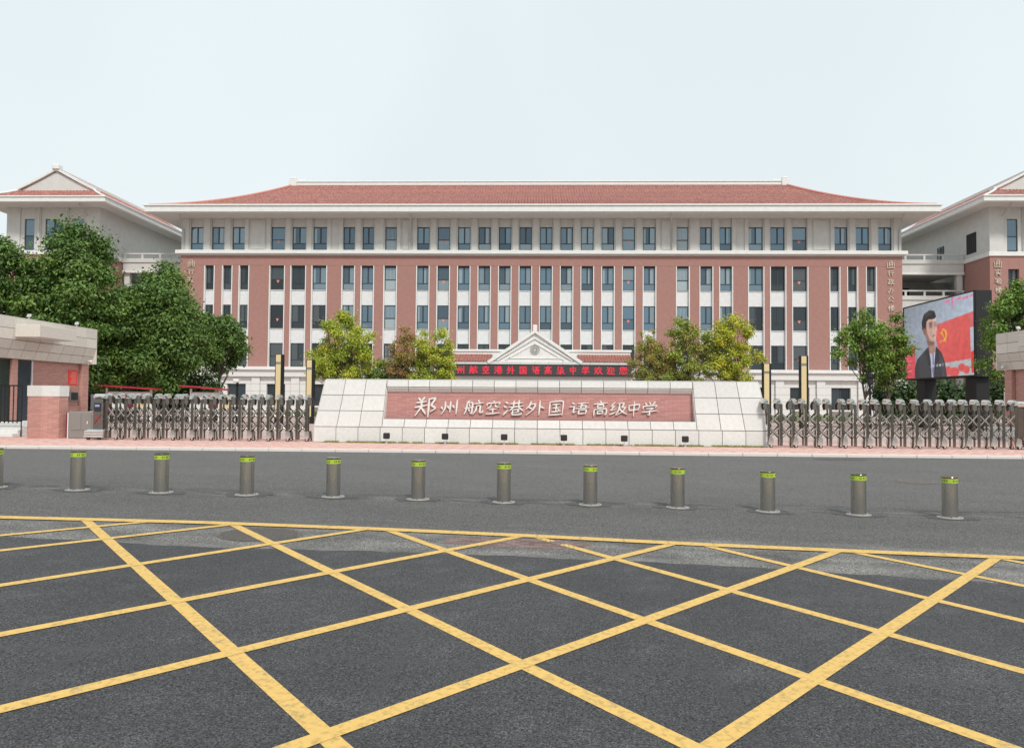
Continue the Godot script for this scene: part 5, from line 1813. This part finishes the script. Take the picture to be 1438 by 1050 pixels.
# ---------------------------------------------------------------- light columns, boards, poles
func build_light_columns() -> void:
	var spots := [[-15.30, 4.17, "light column, the taller of the pair left of the sign wall"], [-13.45, 3.86, "light column, the shorter of the pair left of the sign wall, nearest its edge"], [13.25, 3.81, "light column half hidden behind the right edge of the sign wall"], [15.38, 4.27, "tall light column behind the right gate, clear of the sign wall"]]
	for q in spots:
		var t := thing("light_column", "black and cream square %s" % q[2], "light column", Vector3(q[0], 0.08, -45.0), 0.0, "square light columns")
		var h: float = q[1] - 0.08
		box_part(t, "frame", Vector3(-0.22, 0, -0.16), Vector3(0.26, h - 0.02, 0.10), M.black_metal, 0.01)
		box_part(t, "lamp_panel", Vector3(-0.16, 0.4, 0.10), Vector3(0.13, h - 0.62, 0.16), M.lamp_glass, 0.01)
		box_part(t, "lamp_panel", Vector3(-0.16, h - 0.48, 0.10), Vector3(0.13, h - 0.05, 0.16), M.lamp_glass, 0.01)
		box_part(t, "collar", Vector3(-0.17, h - 0.62, 0.10), Vector3(0.14, h - 0.48, 0.14), M.cabinet, 0.01)

func build_boards() -> void:
	var spots := [[-22.75, 3.4, "notice board with thin red canopy behind the gate motor, under the dark trees"], [-18.45, 2.5, "notice board with thin red canopy behind the gate, nearer the school building"]]
	for q in spots:
		var t := thing("notice_board", q[2], "notice board", Vector3(q[0], 0.08, -42.0), 0.0, "red roofed notice boards")
		var hw: float = q[1] / 2
		for s in [-1.0, 1.0]:
			var g := Geo.new()
			g.box(Vector3.ZERO, Vector3(hw, 0.09, 0.9), 0.015, Basis(Vector3.FORWARD, 0.06))
			part(t, "canopy", g, M.red_paint, Vector3(s * hw / 2, 2.02 - s * 0.05, 0))
		for x in [-hw + 0.5, hw - 0.4]:
			box_part(t, "post", Vector3(x - 0.05, 0, -0.05), Vector3(x + 0.05, 1.98, 0.05), M.white_trim, 0.01)
		var p := box_part(t, "panel", Vector3(-hw + 0.56, 0.75, -0.03), Vector3(hw - 0.46, 1.78, 0.03), M.white_trim, 0.01)
		for k in 3:
			box_part(p, "poster", Vector3(-hw + 0.75 + 0.75 * k, 0.9, 0.03) - p.position, Vector3(-hw + 1.3 + 0.75 * k, 1.6, 0.036) - p.position, [M.spandrel, M.maroon, M.lamp_glass][k])
	var pl := thing("camera_pole", "slim pole with a white camera head behind the gate near the dark trees", "camera pole", Vector3(-17.0, 0.08, -43.0))
	box_part(pl, "pole", Vector3(-0.05, 0, -0.05), Vector3(0.05, 2.5, 0.05), M.black_metal)
	box_part(pl, "camera", Vector3(-0.16, 2.35, 0.0), Vector3(0.14, 2.55, 0.3), M.white_letter, 0.04)
	pl = thing("white_pole", "slim white pole behind the video screen and the right gate", "pole", Vector3(25.3, 0.08, -42.5))
	var g2 := Geo.new()
	g2.tube([Vector3.ZERO, Vector3(0, 5.2, 0)], [0.06, 0.05], 10)
	part(pl, "pole", g2, M.white_trim)
	pl = thing("lantern_post", "black lantern post in front of the small tree behind the right gate", "lantern", Vector3(18.75, 0.08, -44.0))
	g2 = Geo.new()
	g2.tube([Vector3.ZERO, Vector3(0, 2.5, 0)], [0.08, 0.05], 10)
	part(pl, "post", g2, M.black_metal)
	g2 = Geo.new()
	g2.lathe([Vector2(0.05, 2.45), Vector2(0.16, 2.55), Vector2(0.20, 2.95), Vector2(0.0, 2.96)], 8)
	part(pl, "lantern_head", g2, M.dark)
	g2 = Geo.new()
	g2.lathe([Vector2(0.27, 2.93), Vector2(0.12, 3.1), Vector2(0.0, 3.25)], 8)
	part(pl, "lantern_cap", g2, M.black_metal)

# ---------------------------------------------------------------- trees
func leafy(g: Geo, r: RandomNumberGenerator, centre: Vector3, radius: Vector3, count: int, size: float, base_colour: Color, spread: float, tones := []) -> void:
	for k in count:
		var d := Vector3(r.randfn(), r.randfn(), r.randfn()).normalized()
		var t := minf(absf(r.randfn()) * 0.34 + 0.42 * pow(r.randf(), 0.6), 1.5)
		var colour := base_colour if tones.is_empty() else base_colour.lerp(tones[r.randi_range(0, tones.size() - 1)], 0.55)
		var p := centre + d * radius * t
		var nr := (d * 0.45 + Vector3.UP * 0.55 + Vector3(r.randfn(), r.randfn(), r.randfn()) * spread).normalized()
		var ax := (d + Vector3(r.randfn(), r.randfn() - 0.5, r.randfn()) * 0.9)
		ax = (ax - nr * ax.dot(nr)).normalized()
		var sd := nr.cross(ax)
		var s := size * r.randf_range(0.65, 1.3)
		var f := r.randf_range(0.84, 1.18)
		g.tint = Color(colour.r * f * r.randf_range(0.85, 1.2), colour.g * f, colour.b * f * r.randf_range(0.8, 1.2))
		var a := p - ax * s * 0.5; var b := p + sd * s * 0.29 - ax * s * 0.05 + nr * s * 0.05
		var c := p + ax * s * 0.5 - Vector3.UP * s * 0.12; var e := p - sd * s * 0.29 - ax * s * 0.05 + nr * s * 0.05
		g.tri(a, b, c)
		g.tri(a, c, e)

func tree(called: String, label: String, at: Vector3, seed_: int, height: float, base: float, rad: Vector3, clumps: int, clump_r: float, leaves: int, size: float, tones: Array, trunk_r: float, stems := 1, crown_lift := 0.0) -> void:
	var r := RandomNumberGenerator.new()
	r.seed = seed_
	var t := thing(called, label, "tree", at)
	var g := Geo.new()
	var crown := Geo.new()
	var mid := Vector3(0, (height + base) / 2 + crown_lift, 0)
	var half := (height - base) / 2
	var spots := []
	for k in clumps:
		var d := Vector3(r.randfn(), r.randfn(), r.randfn()).normalized()
		var q := pow(r.randf_range(0.12, 1.0), 0.5)
		var p := mid + d * Vector3(rad.x, half, rad.z) * q * 0.98
		p.x *= 1.0 - 0.25 * clampf((p.y - mid.y) / half, 0.0, 1.0)
		spots.append(p)
	var tops := []
	for s in stems:
		var lean := Vector3(r.randf_range(-0.3, 0.3), 0, r.randf_range(-0.3, 0.3)) + (Vector3((s - (stems - 1) * 0.5) * 0.8, 0, 0) if stems > 1 else Vector3.ZERO)
		var path := [Vector3(lean.x * 0.4, -0.1, lean.z * 0.4)]
		var radii := [trunk_r * 1.35]
		for i in 6:
			var y := (base + half * 1.1) * (i + 1) / 6.0
			path.append(Vector3(lean.x * (0.4 + 0.25 * i) + r.randf_range(-0.07, 0.07), y, lean.z * (0.4 + 0.25 * i) + r.randf_range(-0.07, 0.07)))
			radii.append(trunk_r * (1.0 - 0.12 * (i + 1)))
		g.tube(path, radii, 9)
		tops.append(path)
	part(t, "trunk", g, M.bark)
	g = Geo.new()
	for k in spots.size():
		var path: Array = tops[k % tops.size()]
		var from: Vector3 = path[3 + (k % 3)]
		var to: Vector3 = spots[k]
		if to.y < from.y:
			from = path[2]
		var m := from.lerp(to, 0.5) + Vector3(r.randf_range(-0.2, 0.2), -0.15, r.randf_range(-0.2, 0.2))
		g.tube([from, m, to], [trunk_r * 0.38, trunk_r * 0.22, 0.012], 5, false)
	part(t, "limbs", g, M.bark)
	for k in spots.size():
		var c: Color = tones[r.randi_range(0, tones.size() - 1)]
		var f := r.randf_range(0.88, 1.12)
		var cr := clump_r * r.randf_range(0.7, 1.55)
		leafy(crown, r, spots[k], Vector3(cr, cr * 0.78, cr), int(leaves * cr * cr / (clump_r * clump_r)), size, Color(c.r * f, c.g * f, c.b * f), 0.5, tones)
	part(t, "crown", crown, M.leaf)

func shrub(called: String, label: String, at: Vector3, seed_: int, rad: Vector3, count: int, size: float, tones: Array) -> void:
	var r := RandomNumberGenerator.new()
	r.seed = seed_
	var t := thing(called, label, "hedge", at)
	var g := Geo.new()
	var n := int(maxf(4.0, rad.x * 3.0))
	for k in n:
		var p := Vector3(lerpf(-rad.x, rad.x, (k + 0.5) / n), rad.y * r.randf_range(0.75, 1.15), r.randf_range(-0.3, 0.3) * rad.z)
		leafy(g, r, p, Vector3(rad.x / n * 2.2, rad.y * 0.95, rad.z), count / n, size, tones[k % tones.size()], 0.5)
	part(t, "foliage", g, M.leaf)
	var s := Geo.new()
	for k in n:
		var x := lerpf(-rad.x, rad.x, (k + 0.5) / n)
		s.tube([Vector3(x, -0.05, 0), Vector3(x + 0.1, rad.y, 0.1)], [0.05, 0.02], 5)
	part(t, "stems", s, M.bark)

func build_trees() -> void:
	var deep := [Color(0.087, 0.169, 0.034), Color(0.123, 0.223, 0.043), Color(0.070, 0.135, 0.031), Color(0.167, 0.270, 0.050)]
	tree("broadleaf_tree", "dense dark green tree at the left edge, behind the gatehouse roof", Vector3(-29.7, 0.08, -40.5), 101, 10.2, 2.4, Vector3(3.2, 0, 2.8), 84, 0.85, 402, 0.203, deep, 0.20)
	tree("broadleaf_tree", "tallest dense dark green tree, behind the gatehouse on the left", Vector3(-25.9, 0.08, -42.0), 102, 11.0, 2.0, Vector3(3.2, 0, 2.9), 112, 0.85, 411, 0.203, deep, 0.22)
	tree("broadleaf_tree", "lower dark green tree between the tallest tree and the link bridge", Vector3(-24.3, 0.08, -44.0), 105, 8.0, 1.5, Vector3(2.7, 0, 2.4), 84, 0.80, 402, 0.203, deep, 0.18)
	tree("broadleaf_tree", "dense dark green tree right of the tallest, before the link bridge", Vector3(-22.5, 0.08, -45.5), 103, 9.35, 1.7, Vector3(2.7, 0, 2.6), 92, 0.82, 402, 0.203, deep, 0.20)
	tree("broadleaf_tree", "smaller dark green tree hiding the left end of the school building", Vector3(-21.1, 0.08, -50.0), 104, 7.3, 3.0, Vector3(1.9, 0, 1.8), 46, 0.66, 350, 0.187, deep, 0.13)
	var lime := [Color(0.348, 0.435, 0.042), Color(0.450, 0.510, 0.052), Color(0.217, 0.330, 0.042), Color(0.536, 0.525, 0.065)]
	var rust := [Color(0.362, 0.195, 0.085), Color(0.304, 0.240, 0.078), Color(0.406, 0.360, 0.078)]
	tree("young_tree", "bushy lime green tree behind the left half of the sign wall", Vector3(-12.75, 0.08, -50.0), 111, 7.2, 1.4, Vector3(2.45, 0, 1.8), 100, 0.52, 225, 0.125, lime, 0.09, 2)
	tree("young_tree", "thin reddish brown sapling between two yellow green trees", Vector3(-8.8, 0.08, -50.5), 112, 6.4, 1.8, Vector3(1.3, 0, 0.9), 80, 0.36, 82, 0.101, rust, 0.05, 3)
	tree("young_tree", "sparse yellow green tree beside the left end of the electronic sign", Vector3(-6.85, 0.08, -50.0), 113, 6.35, 1.4, Vector3(1.5, 0, 1.2), 90, 0.44, 165, 0.117, lime, 0.06, 2)
	tree("young_tree", "low dark green bush tree behind the sign wall, between the saplings", Vector3(-9.5, 0.08, -51.5), 114, 4.6, 1.0, Vector3(2.3, 0, 1.0), 80, 0.46, 195, 0.125, [Color(0.145, 0.240, 0.052), Color(0.217, 0.315, 0.058)], 0.06, 2)
	tree("young_tree", "thin brownish tree at the right end of the electronic sign", Vector3(7.4, 0.08, -50.5), 115, 6.5, 1.4, Vector3(1.7, 0, 1.1), 100, 0.40, 112, 0.109, rust + [Color(0.232, 0.315, 0.052), Color(0.290, 0.375, 0.065)], 0.06, 3)
	tree("young_tree", "green and brown tree behind the right half of the sign wall", Vector3(9.7, 0.08, -50.0), 116, 7.05, 1.4, Vector3(2.2, 0, 1.4), 96, 0.44, 142, 0.125, [Color(0.217, 0.330, 0.052), Color(0.319, 0.405, 0.058), Color(0.334, 0.255, 0.078)], 0.07, 3)
	tree("young_tree", "bright yellow tree behind the right end of the sign wall", Vector3(12.5, 0.08, -50.0), 117, 7.15, 1.4, Vector3(2.1, 0, 1.4), 90, 0.47, 172, 0.125, [Color(0.580, 0.555, 0.052), Color(0.450, 0.480, 0.052), Color(0.304, 0.390, 0.046)], 0.07, 2)
	var fresh := [Color(0.165, 0.285, 0.045), Color(0.225, 0.34, 0.052), Color(0.11, 0.205, 0.038)]
	tree("street_tree", "slim fresh green tree left of the video screen, nearer the light column", Vector3(18.85, 0.08, -45.0), 121, 7.0, 2.6, Vector3(1.5, 0, 1.3), 56, 0.44, 142, 0.148, fresh, 0.085)
	tree("street_tree", "slim fresh green tree touching the left edge of the video screen", Vector3(20.5, 0.08, -45.6), 122, 6.75, 2.2, Vector3(1.35, 0, 1.3), 56, 0.44, 142, 0.148, fresh, 0.08)
	tree("street_tree", "fresh green tree covering the right edge of the video screen", Vector3(22.6, 0.08, -37.0), 123, 7.7, 2.3, Vector3(1.75, 0, 1.7), 84, 0.46, 165, 0.148, fresh, 0.09)
	var dusk := [Color(0.042, 0.085, 0.026), Color(0.06, 0.115, 0.03)]
	shrub("hedge", "dark leafy hedge under the video screen", Vector3(26.6, 0.08, -52.0), 131, Vector3(4.2, 1.9, 1.4), 13000, 0.26, dusk)
	shrub("hedge", "dark leafy hedge behind the gate motor and notice boards", Vector3(-26.0, 0.08, -47.5), 132, Vector3(6.0, 2.0, 1.4), 15000, 0.26, dusk)
	shrub("hedge", "low clipped hedge behind the right gate, before the school building", Vector3(16.0, 0.08, -56.0), 133, Vector3(6.5, 0.35, 0.8), 3600, 0.16, fresh)
	shrub("hedge", "low clipped hedge behind the left gate, before the school building", Vector3(-15.5, 0.08, -58.0), 134, Vector3(5.0, 0.35, 0.8), 3000, 0.16, fresh)
	shrub("hedge", "dark leafy hedge behind the end of the right gatehouse", Vector3(29.8, 0.08, -47.0), 135, Vector3(2.6, 2.1, 1.2), 3600, 0.25, dusk)
